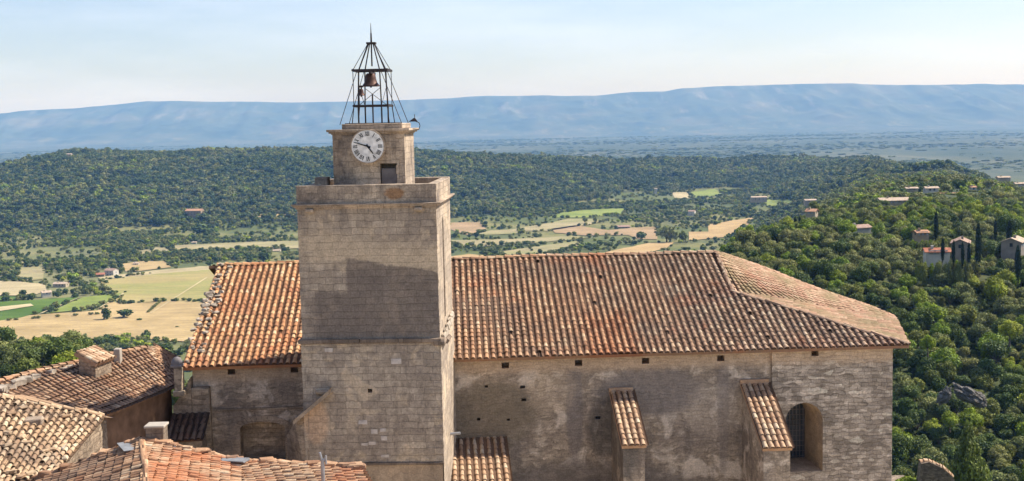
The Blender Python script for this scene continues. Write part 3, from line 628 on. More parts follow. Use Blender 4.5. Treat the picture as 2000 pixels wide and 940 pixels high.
def rect(u, z, w=.16, h=.13): return [(u-w, z-h), (u+w, z-h), (u+w, z+h), (u-w, z+h)]
uj = n_.hv(1506, 700, 0)[0]; uW = uL0[0]+.35; uE = n_.hv(1743, 700, -.14)[0]
hl = []
for px, py in ((987, 714), (1130, 709), (1261, 705), (1408, 700), (575, 722), (452, 726)):
    q = n_.hv(px, py, 0); hl.append(([(a-uW, b) for a, b in rect(q[0], q[2])], .6))
for px, py in ((950, 755), (1021, 756), (1023, 781), (935, 819), (1168, 816), (993, 820)):
    q = n_.hv(px, py, 0); hl.append(([(a-uW, b) for a, b in rect(q[0], q[2], random.uniform(.06, .11), random.uniform(.05, .08))], .35))
q0, q1 = n_.hv(471, 890, 0), n_.hv(558, 890, 0); zs = n_.hv(480, 838, 0)[2]; zt = n_.hv(514, 824, 0)[2]; zb = n_.hv(514, 903, 0)[2]; um = (q0[0]+q1[0])/2; hw = (q1[0]-q0[0])/2
arch = [(um-hw-uW, zb), (um+hw-uW, zb)]+[(um+hw*math.cos(t)-uW, zs+(zt-zs)*math.sin(t)) for t in np.linspace(.12, math.pi-.12, 13)]
hl.append((arch, .8))
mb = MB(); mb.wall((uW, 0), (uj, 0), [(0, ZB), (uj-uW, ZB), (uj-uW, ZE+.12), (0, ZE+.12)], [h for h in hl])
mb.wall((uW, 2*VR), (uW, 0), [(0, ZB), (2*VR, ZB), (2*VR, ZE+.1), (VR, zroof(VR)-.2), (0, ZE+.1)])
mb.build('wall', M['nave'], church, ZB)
# choir wall with the tall arched window
hq = n_.hv(1592, 690, -.14); V0 = -.14
wl, wr_ = n_.hv(1534, 870, V0)[0], n_.hv(1607, 870, V0)[0]; zsil = n_.hv(1570, 921, V0)[2]; ztp = n_.hv(1571, 787, V0)[2]; wm, ww = (wl+wr_)/2, (wr_-wl)/2
def archw(m_, w, zb_, zt_, off=0): return [(m_-w-off, zb_), (m_+w-off, zb_)]+[(m_+w*math.cos(t)-off, zt_-w+w*math.sin(t)) for t in np.linspace(0, math.pi, 17)]
mb = MB(); o1 = archw(wm, ww, zsil, ztp, uj); 
mb.wall((uj, V0), (uE, V0), [(0, ZB), (uE-uj, ZB), (uE-uj, ZE+.10), (0, ZE+.10)], [([(a-uj, b) for a, b in rect(hq[0], hq[2])], .6)]+[(o1, .02)], back=False)
q = [(a-uj, b) for a, b in rect(hq[0], hq[2])]; mb.face([(uj+a, V0+.6, b) for a, b in q], 0)
# splayed reveal
iw = ww-.28; inner = archw(wm, iw, zsil+.12, ztp-.28); outer = archw(wm, ww, zsil, ztp); DW = 1.85; rv = MB()
for i in range(len(outer)):
    a, b = outer[i], outer[(i+1) % len(outer)]; c, d = inner[(i+1) % len(inner)], inner[i]
    rv.face([(a[0], V0+.02, a[1]), (b[0], V0+.02, b[1]), (c[0], V0+DW, c[1]), (d[0], V0+DW, d[1])], .5)
rv.build('window_reveal', M['tan_render'], church, ZB)
Bw = Bb.copy(); Bw[0] -= .35; Bw[1] -= .05
mb.wall((uE, V0), (Bw[0], Bw[1]), [(0, ZB), (math.hypot(Bw[0]-uE, Bw[1]-V0), ZB), (math.hypot(Bw[0]-uE, Bw[1]-V0), ZE+.05), (0, ZE+.05)])
mb.wall((Bw[0], Bw[1]), (Bw[0], 2*VR-Bw[1]), [(0, ZB), (2*VR-2*Bw[1], ZB), (2*VR-2*Bw[1], ZE+.05), (0, ZE+.05)])
mb.wall((Bw[0], 2*VR-Bw[1]), (uE, 2*VR), [(0, ZB), (math.hypot(Bw[0]-uE, Bw[1]-V0), ZB), (math.hypot(Bw[0]-uE, Bw[1]-V0), ZE+.05), (0, ZE+.05)])
mb.wall((uE, 2*VR), (uW, 2*VR), [(0, ZB), (uE-uW, ZB), (uE-uW, ZE), (0, ZE)])
mb.face([(uj, V0, ZB), (uj, 0, ZB), (uj, 0, ZE+.1), (uj, V0, ZE+.1)], .5)
mb.build('wall', M['choir'], church, ZB)['label'] = 'lighter squared stone wall at the right end, around the arched window'
# quoin stones on the right corner
mb = MB()
for i in range(40):
    z = ZE-.05-i*.3; w = .42 if i % 2 else .26
    mb.box(uE-w, uE+.012, V0-.012, V0+.4, z-.29, z, b=.01)
mb.build('quoins', M['choir'], church, ZB)
# window: lead grid and glass
win = None; mb = MB(); g = archw(wm, iw+.01, zsil+.1, ztp-.24)
mb.grid([(a, V0+DW-.03, b) for a, b in g], [tuple(t) for t in tessellate_polygon([[Vector((a, b, 0)) for a, b in g]])], .3); win = mb.build('window', M['glass'], church, ZB)
mb = MB()
for i in range(-3, 4): mb.box(wm+i*iw/3.5-.012, wm+i*iw/3.5+.012, V0+DW-.10, V0+DW-.06, zsil+.12, ztp-.3-abs(i)*.05)
for i in range(12):
    z = zsil+.2+i*.24
    if z < ztp-.5: mb.box(wm-iw, wm+iw, V0+DW-.10, V0+DW-.06, z-.011, z+.011)
mb.build('window_bars', M['board'], win, 0, off=(0, 0, ZB))
# eave: a mortar band under the tiles
mb = MB(); mb.box(uW, uj, -.16, -.003, ZE-.12, ZE+.03); mb.box(uj+.003, uE, V0-.15, V0-.003, ZE-.12, ZE+.03); mb.build('cornice', M['tan_render'], church, ZB)

def buttress(px0, px1, pyt, pxb, pyb, out_=3.8, cols=None):
    a = n_.hv(px0, pyt, 0); b = n_.hv(px1, pyt, 0); c = n_.hv(pxb, pyb, -out_); u0, u1, zt_, zb_ = a[0], b[0], a[2], c[2]
    v0 = -.003 if u0 < uj else V0-.003
    mb = MB(); mb.prism([(v0, ZB), (-out_+.12, ZB), (-out_+.12, zb_-.05), (v0, zt_-.12)], u0+.06, u1-.06)
    mb.v = [(p[1], p[0], p[2]) for p in mb.v]
    bt = mb.build('buttress', M['nave'], church, ZB)
    mb = MB(); w = u1-u0; tile_quad(mb, (u0, -out_, zb_+.02), (u1, -out_, zb_+.02), (u0, v0, zt_+.02), (u1, v0, zt_+.02), sp=w/cols if cols else .28)
    mb.box(u0-.02, u1+.02, v0-.10, v0-.003, zt_+.0, zt_+.2, b=.02)
    mb.build('roof', M['tile_pale'], bt, 0, off=(0, 0, ZB))
buttress(1190, 1235, 766, 1233, 872, 3.7, 4); buttress(1446, 1500, 750, 1523, 877, 3.8, 5)
# lean-to roof low between tower and buttress
a = n_.hv(884, 857, 0); b = n_.hv(986, 857, 0)
mb = MB(); tile_quad(mb, (a[0]-.1, -3.9, a[2]-1.42), (b[0]+.1, -3.9, a[2]-1.42), (a[0]-.1, -.003, a[2]), (b[0], -.003, a[2])); lt = mb.build('lean_to_roof', M['tile_pale'], church, ZB)
mb = MB(); mb.prism([(-.003, ZB), (-3.7, ZB), (-3.7, a[2]-1.5), (-.003, a[2]-.13)], a[0]-.1, b[0]-.08); mb.v = [(p[1], p[0], p[2]) for p in mb.v]; mb.build('lean_to_wall', M['nave'], church, ZB)
# left corner: stepped flare, small tiled weathering, thin string, finial
mb = MB(); z0 = n_.hv(362, 745, -.6)[2]; z1 = n_.hv(345, 800, -.9)[2]
mb.prism([(uW-.02, ZB), (uW-.9, ZB), (uW-.8, z1), (uW-.5, z1+.4), (uW-.25, z0-.4), (uW-.1, z0), (uW-.02, z0+.1)], -.35, 1.2)
mb.box(uW-.02, uW+.75, -.35, -.003, ZB, z0-.35, b=.04); mb.build('buttress', M['west'], church, ZB)
mb = MB(); q = n_.hv(346, 716, -.7); mb.box(q[0]-.24, q[0]+.24, -.95, -.45, q[2]-.02, q[2]+.10, b=.03); mb.lathe([(.03, .42), (.16, .36), (.24, .2), (.25, .08), (.20, 0), (.14, -.06)], (q[0], -.7, q[2]), 10)
mb.build('corner_finial', M['board'], church, ZB)
mb = MB(); mb.box(q[0]-.13, q[0]+.2, -.85, -.35, q[2]-1.0, q[2]-.06, b=.03); mb.box(q[0]-.2, q[0]+.3, -.9, -.1, q[2]-1.25, q[2]-1.0, b=.04); mb.build('corner_pillar', M['west'], church, ZB)
a = n_.hv(338, 806, -.02); b = n_.hv(411, 802, -.02)
mb = MB(); tile_quad(mb, (a[0]-.1, -1.5, a[2]-.85), (b[0]-.1, -1.5, b[2]-.85), (a[0], -.37, a[2]), (b[0], -.37, b[2]), sp=.25, jit=3); mb.build('lean_to_roof', M['tile_dark'], church, ZB)
mb = MB(); mb.box(a[0], b[0]-.15, -1.35, -.36, ZB, a[2]-.9); mb.build('lean_to_wall', M['west'], church, ZB)
q = n_.hv(420, 801, 0); mb = MB(); mb.box(q[0], -3.4, -.06, -.003, q[2]-.05, q[2]+.05, b=.01); mb.build('string_course', M['west'], church, ZB)
mb = MB(); mb.grid([(a+uW, .74, b) for a, b in arch], [tuple(t) for t in tessellate_polygon([[Vector((a, b, 0)) for a, b in arch]])], .5); mb.build('niche_panel', M['west'], church, ZB)
# voussoirs round the niche
mb = MB()
for t in np.linspace(.10, math.pi-.10, 15)[:-1]:
    t2 = t+(math.pi-.2)/14-.02; P = [(um+(hw+k)*math.cos(x), zs+(zt-zs+k*.9)*math.sin(x)) for k, x in ((0.01, t), (.3, t), (.3, t2), (.01, t2))]; mb.prism(P, -.03, .12)
for i in range(3):
    for s in (-1, 1): mb.box(um+s*(hw+.01), um+s*(hw+.32), -.03, .12, zb+i*.36, zb+i*.36+.34, b=.01) if s > 0 else mb.box(um-(hw+.32), um-(hw+.01), -.03, .12, zb+i*.36, zb+i*.36+.34, b=.01)
mb.build('arch_surround', M['coping'], church, ZB)

# ------------------------------------------------------------------ the clock tower
t_ = TWR; Wd = TW['w']; D = Wd
tower = t_.thing('clock_tower'); tag(tower, 'square stone clock tower with parapet and small clock turret in front of the church', 'clock tower')
zc = tz(716, 401); zp = tz(716, 361); zst = tz(730, 666); zl = tz(730, 905)
sl0, sl1 = t_.hu(866, 418, 0), t_.hu(868, 622, 0); sm = (sl0[1]+sl1[1])/2
mb = MB(); lo = .10
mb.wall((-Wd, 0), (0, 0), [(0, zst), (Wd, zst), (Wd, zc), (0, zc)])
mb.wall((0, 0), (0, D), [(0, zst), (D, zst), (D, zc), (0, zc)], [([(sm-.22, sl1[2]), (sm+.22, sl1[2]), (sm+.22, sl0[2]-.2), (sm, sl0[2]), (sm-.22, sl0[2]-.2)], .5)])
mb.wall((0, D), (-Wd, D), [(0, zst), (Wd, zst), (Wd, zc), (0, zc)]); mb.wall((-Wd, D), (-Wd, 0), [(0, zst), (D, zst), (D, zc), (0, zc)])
mb.box(-Wd, 0, 0, D, zc-.02, zc+.02)
ph = t_.hv(723, 763, 0)
mb.wall((-Wd-.04, -.04), (.04, -.04), [(0, zl), (Wd+.08, zl), (Wd+.08, zst), (0, zst)], [([(a+Wd+.04, b) for a, b in rect(ph[0], ph[2], .09, .08)], .4)])
mb.wall((.04, -.04), (.04, D), [(0, ZB), (D+.04, ZB), (D+.04, zst), (0, zst)]); mb.wall((-Wd-.04, D), (-Wd-.04, -.04), [(0, ZB), (D+.04, ZB), (D+.04, zst), (0, zst)])
mb.build('shaft', M['tower'], tower, ZB)
for xx, s_ in ((-Wd, 1), (0, -1)):
    mb = MB(); z = zst+.12; k = 0
    while z < zc-.1:
        hq_ = random.uniform(.24, .33); w = (.55 if k % 2 else .33)*random.uniform(.85, 1.15); pr = random.uniform(.004, .022); dd = (.33 if k % 2 else .55)
        mb.box(min(xx-s_*pr, xx+s_*w), max(xx-s_*pr, xx+s_*w), -pr*.6, dd, z, min(z+hq_-.006, zc-.02), b=.015, jit=.006); z += hq_; k += 1
    z = zl+.06
    while z < zst-.12:
        hq_ = random.uniform(.24, .33); w = (.55 if k % 2 else .33)*random.uniform(.85, 1.15); pr = .04+random.uniform(.004, .022); dd = (.33 if k % 2 else .55)
        mb.box(min(xx-s_*pr, xx+s_*w), max(xx-s_*pr, xx+s_*w), -.04-(pr-.04)*.6, dd, z, min(z+hq_-.006, zst-.1), b=.015, jit=.006); z += hq_; k += 1
    mb.build('quoins', M['tower'], tower, ZB)
mb = MB(); x0 = t_.hv(640, 920, 0)[0]; mb.box(-Wd+.02, 0, 0.0, .5, ZB, zl-.05); mb.build('base', M['tan_render'], tower, ZB)
for px, py, w, h in ((774, 706, .20, .11), (709, 825, .17, .08), (731, 843, .13, .09), (748, 840, .11, .07), (727, 866, .14, .07), (750, 856, .12, .09), (752, 891, .16, .06), (712, 868, .13, .06), (642, 684, .16, .08)):
    q = t_.hv(px, py, -.04); mb = MB(); mb.box(q[0]-w, q[0]+w, -.052, -.02, q[2]-h, q[2]+h, b=.012, jit=.012, rot=0); mb.build('pale_stone', M['pale_stone'], tower, ZB)
mb = MB()                                                        # string course, broken at the right corner, and the lower ledge
for a, b in ((-Wd-.12, -3.1), (-3.09, -1.6), (-1.59, .1)): mb.box(a, b, -.14, .02, zst-.09, zst+.10, b=.03, jit=.008)
mb.box(-.25, .22, -.16, .5, zst-.20, zst+.03, b=.05, jit=.03); mb.box(.03, .30, .45, 1.6, zst-.22, zst-.04, b=.05, jit=.03)
mb.box(-Wd-.16, -Wd+.02, -.1, 2, zst-.08, zst+.08, b=.03)
mb.box(-Wd-.1, .06, -.10, .02, zl-.06, zl+.05, b=.02)
mb.build('string_course', M['coping_dark'], tower, ZB)
mb = MB()                                                        # scar of an old coping up the lit side face
a = t_.hu(864, 655, .0); b = t_.hu(880, 612, .0)
for k in range(5):
    p = a+(b-a)*(k/4.5); mb.box(.02, .16, p[1]-.5, p[1]+.5, p[2]-.16, p[2]+.12, b=.05, jit=.04)
mb.build('coping', M['mortar'], tower, ZB)
mb = MB()                                                        # sloping coping stones against the lower left edge
a = t_.L(at(574, 824, 46.9)); b = t_.L(at(640, 768, 46.2)); d = (b-a)
mb.grid([a+np.array([0, -.1, -.1]), a+np.array([0, .5, -.1]), a+np.array([0, .5, .07]), a+np.array([0, -.1, .07]), b+np.array([0, .3, -.12])+0, b+np.array([0, .9, -.12]), b+np.array([0, .9, .06]), b+np.array([0, .3, .06])],
        [(0, 1, 2, 3), (7, 6, 5, 4), (0, 3, 7, 4), (1, 5, 6, 2), (3, 2, 6, 7), (0, 4, 5, 1)], .9)
mb.box(b[0]-.62, b[0]+.05, -.22, .0, b[2]-.22, b[2]-.02, b=.05, jit=.03); mb.build('coping', M['tan_render'], tower, ZB)
mb = MB(); q = [t_.L(at(*k)) for k in ((576, 826, 47.2), (604, 800, 47.0), (604, 960, 47.0), (566, 960, 48.6), (560, 850, 48.6))]
mb.face(q, .4); mb.build('abutment', M['west'], tower, ZB)
# parapet
mb = MB(); pw = .34; zf = zc+.12
mb.box(-Wd-.02, .02, -.02, pw, zc+.02, zp, b=.012); mb.box(-Wd-.02, .02, D-pw, D+.02, zc+.02, zp+.02, b=.012)
mb.box(.02-pw, .02, pw+.003, D-pw-.003, zc+.02, zp-.005, b=.012); mb.box(-Wd-.02, -Wd-.02+pw, pw+.003, D-pw-.003, zc+.02, zp-.06, b=.012)
mb.box(-Wd+pw, -pw, pw, D-pw, zc+.02, zf)
bl = t_.hv(631, 352, 1.2); mb.box(bl[0]-.28, bl[0]+.2, .9, 1.6, zf, bl[2]+.12, b=.03)
mb.build('parapet', M['tower_rubble'], tower, ZB)
mb = MB()
for k, (o_, z0_, z1_) in enumerate(((.06, zc-.12, zc-.05), (.14, zc-.05, zc+.02), (.20, zc+.02, zc+.075))):
    mb.box(-Wd-o_, o_, -o_, -.022, z0_, z1_, b=.01); mb.box(.022, o_+.002, -.02, D+o_, z0_, z1_, b=.01); mb.box(-Wd-o_, -Wd-.022, -.02, D+o_, z0_, z1_, b=.01); mb.box(-Wd-.02, .02, D+.022, D+o_, z0_, z1_, b=.01)
for px in (604, 817): q = t_.hv(px, 402, -.1); mb.box(q[0]-.16, q[0]+.16, -.22, -.003, zc-.24, zc-.10, b=.03)
mb.build('cornice', M['coping'], tower, ZB)
# turret
TV = .95; g0 = t_.hv(651, 300, TV)[0]; g1 = t_.hv(790, 300, TV)[0]; zt1 = t_.hv(720, 262, TV)[2]; TD = 2.95; zt0 = zf
ho0 = t_.hv(743, 353, TV); ho1 = t_.hv(775, 319, TV)
tur = MB(); tur.wall((g0, TV), (g1, TV), [(0, zt0), (g1-g0, zt0), (g1-g0, zt1), (0, zt1)], [([(ho0[0]-g0, zt0+.02), (ho1[0]-g0, zt0+.02), (ho1[0]-g0, ho1[2]), (ho0[0]-g0, ho1[2])], .7)])
tur.wall((g1, TV), (g1, TV+TD), [(0, zt0), (TD, zt0), (TD, zt1), (0, zt1)]); tur.wall((g1, TV+TD), (g0, TV+TD), [(0, zt0), (g1-g0, zt0), (g1-g0, zt1), (0, zt1)]); tur.wall((g0, TV+TD), (g0, TV), [(0, zt0), (TD, zt0), (TD, zt1), (0, zt1)])
turret = tur.build('turret', M['tower_rubble'], tower, ZB)
qb = {g0: MB(), g1: MB()}
for i, zz in enumerate(np.arange(zt0, zt1-.1, .34)):              # dressed corner stones
    for xx, s in ((g0, 1), (g1, -1)):
        w = .34 if i % 2 else .2
        qb[xx].box(min(xx-s*.015, xx+s*w), max(xx-s*.015, xx+s*w), TV-.015, TV+.1, zz, min(zz+.33, zt1), b=.008)
for q in qb.values(): q.build('quoins', M['coping'], turret, 0, off=(0, 0, ZB))
mb = MB(); bz = t_.hv(760, 329, TV+.1)[2]
mb.box(ho0[0]+.05, ho1[0]-.0, TV+.1, TV+.16, zt0+.02, bz, jit=.01); mb.box(ho0[0]+.02, ho1[0]-.02, TV+.06, TV+.10, zt0+.32, zt0+.42)
mb.build('boarding', M['board'], turret, 0, off=(0, 0, ZB))
mb = MB(); ztc = t_.hv(730, 252, TV)[2]; zpl = t_.hv(730, 243, TV)[2]+.03
for o_, z0_, z1_ in ((.06, zt1-.003, zt1+.04), (.14, zt1+.04, zt1+.10), (.21, zt1+.10, ztc+.0)): mb.box(g0-o_, g1+o_, TV-o_, TV+TD+o_, z0_, z1_, b=.012)
mb.box(g0+.34, g1-.08, TV+.15, TV+TD-.2, ztc+.0, zpl, b=.02); mb.build('cornice', M['coping'], turret, 0, off=(0, 0, ZB))
# clock
TC = TV-.24; cc = t_.hv(718.5, 286, TC); CR = .632
ck = MB(); NS = 40
ring = lambda r, y: [(cc[0]+r*math.cos(2*math.pi*i/NS), y, cc[2]+r*math.sin(2*math.pi*i/NS)) for i in range(NS)]
A1, A2 = ring(CR, TC-.06), ring(CR, TV+.01)
ck.face(list(reversed(A1)), .5); ck.grid(A1+A2, [(i, (i+1) % NS, (i+1) % NS+NS, i+NS) for i in range(NS)], .5)
clock = ck.build('clock', M['clock_white'], tower, ZB)
rm = MB(); R1_, R2_, R3_ = ring(CR+.035, TC-.075), ring(CR-.005, TC-.075), ring(CR+.035, TV+.01); rm.grid(R1_+R2_+R3_, [(i, (i+1) % NS, (i+1) % NS+NS, i+NS) for i in range(NS)]+[(i, (i+1) % NS, (i+1) % NS+2*NS, i+2*NS) for i in range(NS)], .5); rm.build('rim', M['coping'], clock, 0, off=(0, 0, ZB))
mb = MB(); yn = TC-.066
def stroke(x0, z0, x1, z1, w, y=None, w2=None, th=.008):
    y = yn if y is None else y; w2 = w if w2 is None else w2; dx, dz = x1-x0, z1-z0; L = math.hypot(dx, dz); nx, nz_ = -dz/L, dx/L
    mb.prism([(x0-nx*w, z0-nz_*w), (x1-nx*w2, z1-nz_*w2), (x1+nx*w2, z1+nz_*w2), (x0+nx*w, z0+nz_*w)], y, y+th)
rom = ['XII', 'I', 'II', 'III', 'IIII', 'V', 'VI', 'VII', 'VIII', 'IX', 'X', 'XI']
for h, s in enumerate(rom):
    wd = {'I': .045, 'V': .085, 'X': .085}; tot = sum(wd[c] for c in s); a = math.pi/2-h*math.pi/6; er = np.array([math.cos(a), math.sin(a)]); et = np.array([math.sin(a), -math.cos(a)]); x = -tot/2
    r0, r1 = CR*.63, CR*.90
    for c in s:
        w = wd[c]; P = lambda t, r: (cc[0]+er[0]*r+et[0]*t, cc[2]+er[1]*r+et[1]*t)
        if c == 'I': p, q = P(x+w/2, r0), P(x+w/2, r1); stroke(*p, *q, .013)
        elif c == 'V': p, q, m_ = P(x+.01, r1), P(x+w-.01, r1), P(x+w/2, r0); stroke(*p, *m_, .013); stroke(*q, *m_, .007, yn-.009)
        else: p, q, u_, v_ = P(x+.008, r0), P(x+w-.008, r1), P(x+w-.008, r0), P(x+.008, r1); stroke(*v_, *u_, .013); stroke(*p, *q, .007, yn-.009)
        x += w
mb.build('numerals', M['black'], clock, 0, off=(0, 0, ZB))
mb = MB(); am = math.radians(90-48*6+0); ah = math.radians(90-(4.8*30))
stroke(cc[0]-.12*math.cos(am), cc[2]-.12*math.sin(am), cc[0]+.56*math.cos(am), cc[2]+.56*math.sin(am), .03, TC-.10, .012); mb.build('hand', M['black'], clock, 0, off=(0, 0, ZB))
mb = MB(); stroke(cc[0]-.08*math.cos(ah), cc[2]-.08*math.sin(ah), cc[0]+.36*math.cos(ah), cc[2]+.36*math.sin(ah), .042, TC-.085, .014); mb.build('hand', M['black'], clock, 0, off=(0, 0, ZB))
# iron bell cage
cy = TV+TD/2; cx = t_.hv(729, 207, cy)[0]; zb0 = zpl-.02; z1_ = t_.hv(729, 207, cy)[2]; z2_ = t_.hv(728, 138, cy)[2]; z3_ = t_.hv(726, 85, cy)[2]; z4_ = t_.hv(724, 45, cy)[2]
mb = MB(); hA, hB, hC, r1, r2 = .74, .70, .58, .56, .50
R8 = math.radians(38)
def cor(h, z, k, rot=R8): a = rot+k*math.pi/2; return (cx+h*math.cos(a)*1.12, cy+h*math.sin(a)*1.12, z)
hB_, hC_ = .60, .54
for k in range(4):
    mb.tube(cor(.60, zb0, k), cor(hB_, z1_, k), .032); mb.tube(cor(hB_, z1_, k), cor(hC_, z2_, k), .030); mb.tube(cor(hC_, z2_, k), cor(.12, z3_, k), .028)
    # outward struts in two stages, and cross braces
    a = k*math.pi/2+math.pi/4-.0
    mb.tube(cor(hB_, z1_, k), cor(hC_, z1_+(z2_-z1_)*.5, k+1), .012)
    mb.tube((cx+(-1.18 if k in (1, 2) else 1.26), cy+(1.0 if k < 2 else -1.0), zb0-.0), cor(hC_*1.12, z2_, k, R8), .013)
for z, h, w in ((z1_, .66, .055), (z2_, .66, .055)):
    for k in range(4):
        c0 = np.array([(-h, -h), (h, -h), (h, h), (-h, h)][k]); c1 = np.array([(-h, -h), (h, -h), (h, h), (-h, h)][(k+1) % 4])
        e = (c1-c0)/np.linalg.norm(c1-c0)*.04
        if k % 2 == 0: mb.box(cx-h-.05, cx+h+.05, cy+c0[1]-.03, cy+c0[1]+.03, z-w*.7, z+w*.7)
        else: mb.box(cx+c0[0]-.03, cx+c0[0]+.03, cy-h+.033, cy+h-.033, z-w+.004, z+w-.004)
    if z == z1_:
        for s in (-.25, .25): mb.box(cx-h+.033, cx+h-.033, cy+s-.03, cy+s+.03, z-w+.02, z+w-.01)
for k in range(4):
    a = k*math.pi/2+math.pi/4+.0; h = .66
    mb.tube((cx+h*math.sqrt(2)*math.cos(a), cy+h*math.sqrt(2)*math.sin(a), z1_), (cx+h*math.sqrt(2)*math.cos(a), cy+h*math.sqrt(2)*math.sin(a), z2_), .015)
    mb.tube((cx+(h+.08)*math.sqrt(2)*math.cos(a), cy+(h+.08)*math.sqrt(2)*math.sin(a), zb0), (cx+h*math.sqrt(2)*math.cos(a), cy+h*math.sqrt(2)*math.sin(a), z1_), .018)
    mb.tube((cx+h*math.sqrt(2)*math.cos(a), cy+h*math.sqrt(2)*math.sin(a), z2_), (cx+.16*math.cos(a), cy+.16*math.sin(a), z3_), .013)
mb.box(cx-.18, cx+.18, cy-.18, cy+.18, z3_-.03, z3_+.04)
mb.box(cx-.045, cx+.045, cy-.6, cy+.6, z2_-.14, z2_-.06)
mb.tube((cx, cy, z3_-.9), (cx, cy, z3_), .03); mb.tube((cx-.02, cy, zb0), (cx-.02, cy, z2_-.95), .03)
mb.box(cx-.98, cx+1.0, cy-1.0, cy+1.0, zb0-.01, zb0+.05); cage = mb.build('bell_cage', M['iron'], tower, ZB)
mb = MB(); mb.tube((cx, cy, z3_), (cx, cy, (z3_+z4_)/2), .04, .03); mb.tube((cx, cy, (z3_+z4_)/2), (cx, cy, z4_), .022, .008); mb.build('spire', M['iron'], cage, 0, off=(0, 0, ZB))
# bells
def bell(name, label, px, py0, py1, dy, rad):
    p0, p1 = t_.hv(px, py0, cy+dy), t_.hv(px, py1, cy+dy); H = p0[2]-p1[2]; wp = t_.W(p1)
    r = empty(name, wp, t_.rz); tag(r, label, 'bell')
    mb = MB(); mb.lathe([(.02, H), (rad*.38, H*.98), (rad*.50, H*.88), (rad*.55, H*.6), (rad*.66, H*.3), (rad*.88, H*.08), (rad, 0), (rad*.93, .005), (rad*.6, H*.3), (rad*.45, H*.8)], n=20); mb.build('bell_body', M['bell'], r)
    mb = MB(); mb.tube((0, 0, H), (0, 0, H+.14), .03); mb.box(-rad*.5, rad*.5, -.05, .05, H+.06, H+.13); mb.build('headstock', M['iron'], r)
    mb = MB(); mb.tube((0, 0, H*.8), (0, 0, .02), .012); mb.tube((0, 0, .04), (0, 0, -.05), .035); mb.build('clapper', M['iron'], r)
bell('bell', 'large brown bell hanging at the top of the iron cage on the tower', 724.5, 143, 169, 0, .39)
bell('bell', 'small dark bell hanging at the left side of the iron cage on the tower', 706, 174, 187, -.45, .16)
# floodlight on a bent bracket
p = t_.W(t_.hv(806, 252, TV-.1)); fl = empty('floodlight', p, t_.rz); tag(fl, 'small floodlight on a curved bracket at the right corner of the turret cornice', 'floodlight')
mb = MB(); pts = [(.0, 0, 0), (.24, 0, -.03), (.29, 0, .12), (.25, 0, .24), (.1, 0, .3)]
for a, b in zip(pts, pts[1:]): mb.tube(a, b, .016)
mb.build('bracket', M['iron'], fl); mb = MB(); mb.grid([(-.14, -.1, .28), (.22, -.1, .28), (.16, .1, .28), (-.1, .1, .28), (.06, -.04, .42), (.10, -.04, .42), (.10, .04, .42), (.06, .04, .42)], [(3, 2, 1, 0), (4, 5, 6, 7), (0, 1, 5, 4), (1, 2, 6, 5), (2, 3, 7, 6), (3, 0, 4, 7)], .5)
mb.box(.08, .10, -.01, .01, .42, .56); mb.build('lamp_head', M['iron'], fl)
# spout at the foot of the lit side
p = at(884, 846, 49.5); sp_ = empty('drain_spout', p, 0); tag(sp_, 'short pale drain spout just above the low tiled lean-to beside the tower', 'drain spout')
mb = MB(); mb.tube((-.35, 0, -.05), (.32, -.05, .0), .06, n=10); mb.build('pipe', M['grey_metal'], sp_); mb = MB(); mb.tube((-.38, 0, -.055), (-.30, 0, -.045), .09, n=10); mb.build('flange', M['grey_metal'], sp_)

# ------------------------------------------------------------------ near houses, lower left
def world_thing(name, label, cat, p, group=None):
    o = empty(name, (float(p[0]), float(p[1]), float(p[2]))); return tag(o, label, cat, group)
def wall_down(mb, pts, zb):
    for a, b in zip(pts, pts[1:]): mb.face([(a[0], a[1], zb), (b[0], b[1], zb), b, a], .5)
# house A: long brown roof beside the church
E1, E2 = at(207, 812, 46.0), at(350, 750, 51.9); R1, P_ = at(-150, 778, 44.2), at(287, 679, 55.5); E0 = at(60, 872, 40.5); Q_ = at(346, 699, 57.5); P_[2] = R1[2] if False else P_[2]
hA = world_thing('house', 'old stone house with a long brown tiled roof touching the left corner of the church', 'house', (E1[0], E1[1], -22))
off = np.array([E1[0], E1[1], -22.])
mb = MB(); tile_quad(mb, E0, E2, R1, P_, sp=.27, r=.078, jit=1.2, tl=.46); tile_quad(mb, E2, Q_, P_-.02, P_+np.array([.3, .3, 0]), sp=.25, r=.078, jit=1.5)
ridge_tiles(mb, R1+(0, 0, .03), P_+(0, 0, .03), r=.13); ridge_tiles(mb, P_, Q_, r=.11)
ridge_tiles(mb, Q_, E2, r=.10)
bw = np.array([-3.2, .6, -1.1]); mb.face([R1, P_, P_+bw, R1+bw], .3); mb.face([P_, Q_, P_+bw], .3)
mb.build('roof', M['tile_brown'], hA, off=off)
i_ = lambda p, dx, dz=-.14: p+np.array([dx, 0, dz])
mb = MB(); e0, e2 = i_(E0, -.35), i_(E2, -.35); s_ = (E1-E0)[1]/(E2-E0)[1]; wa = e0+(e2-e0)*.02
wn_ = math.hypot(e2[0]-e0[0], e2[1]-e0[1]); wq = .80*wn_
zz = lambda s: -11.05-.0
mb.wall((e0[0], e0[1]), (e2[0], e2[1]), [(0, -22), (wn_, -22), (wn_, e2[2]), (0, e0[2])], [([(wq-.28, -13.2), (wq+.22, -13.2), (wq+.22, -12.3), (wq-.28, -12.3)], .3)])
wall_down(mb, [e2, i_(Q_, -.3)+(0, -.3, 0), P_+bw+(.3, -.3, -.2), R1+bw+(.3, .3, -.2), e0], -22); mb.build('wall', M['brown_render'], hA, off=off)
mb = MB(); d = (e2-e0)/wn_; c = e0+d*wq; mb.grid([(c[0]-.2+dd[0]*d[0]-.1, c[1]+dd[0]*d[1], dd[1]) for dd in ((-.28, -13.2), (.22, -13.2), (.22, -12.3), (-.28, -12.3))], [(0, 1, 2, 3)], .2); mb.build('window', M['glass'], hA, off=off)
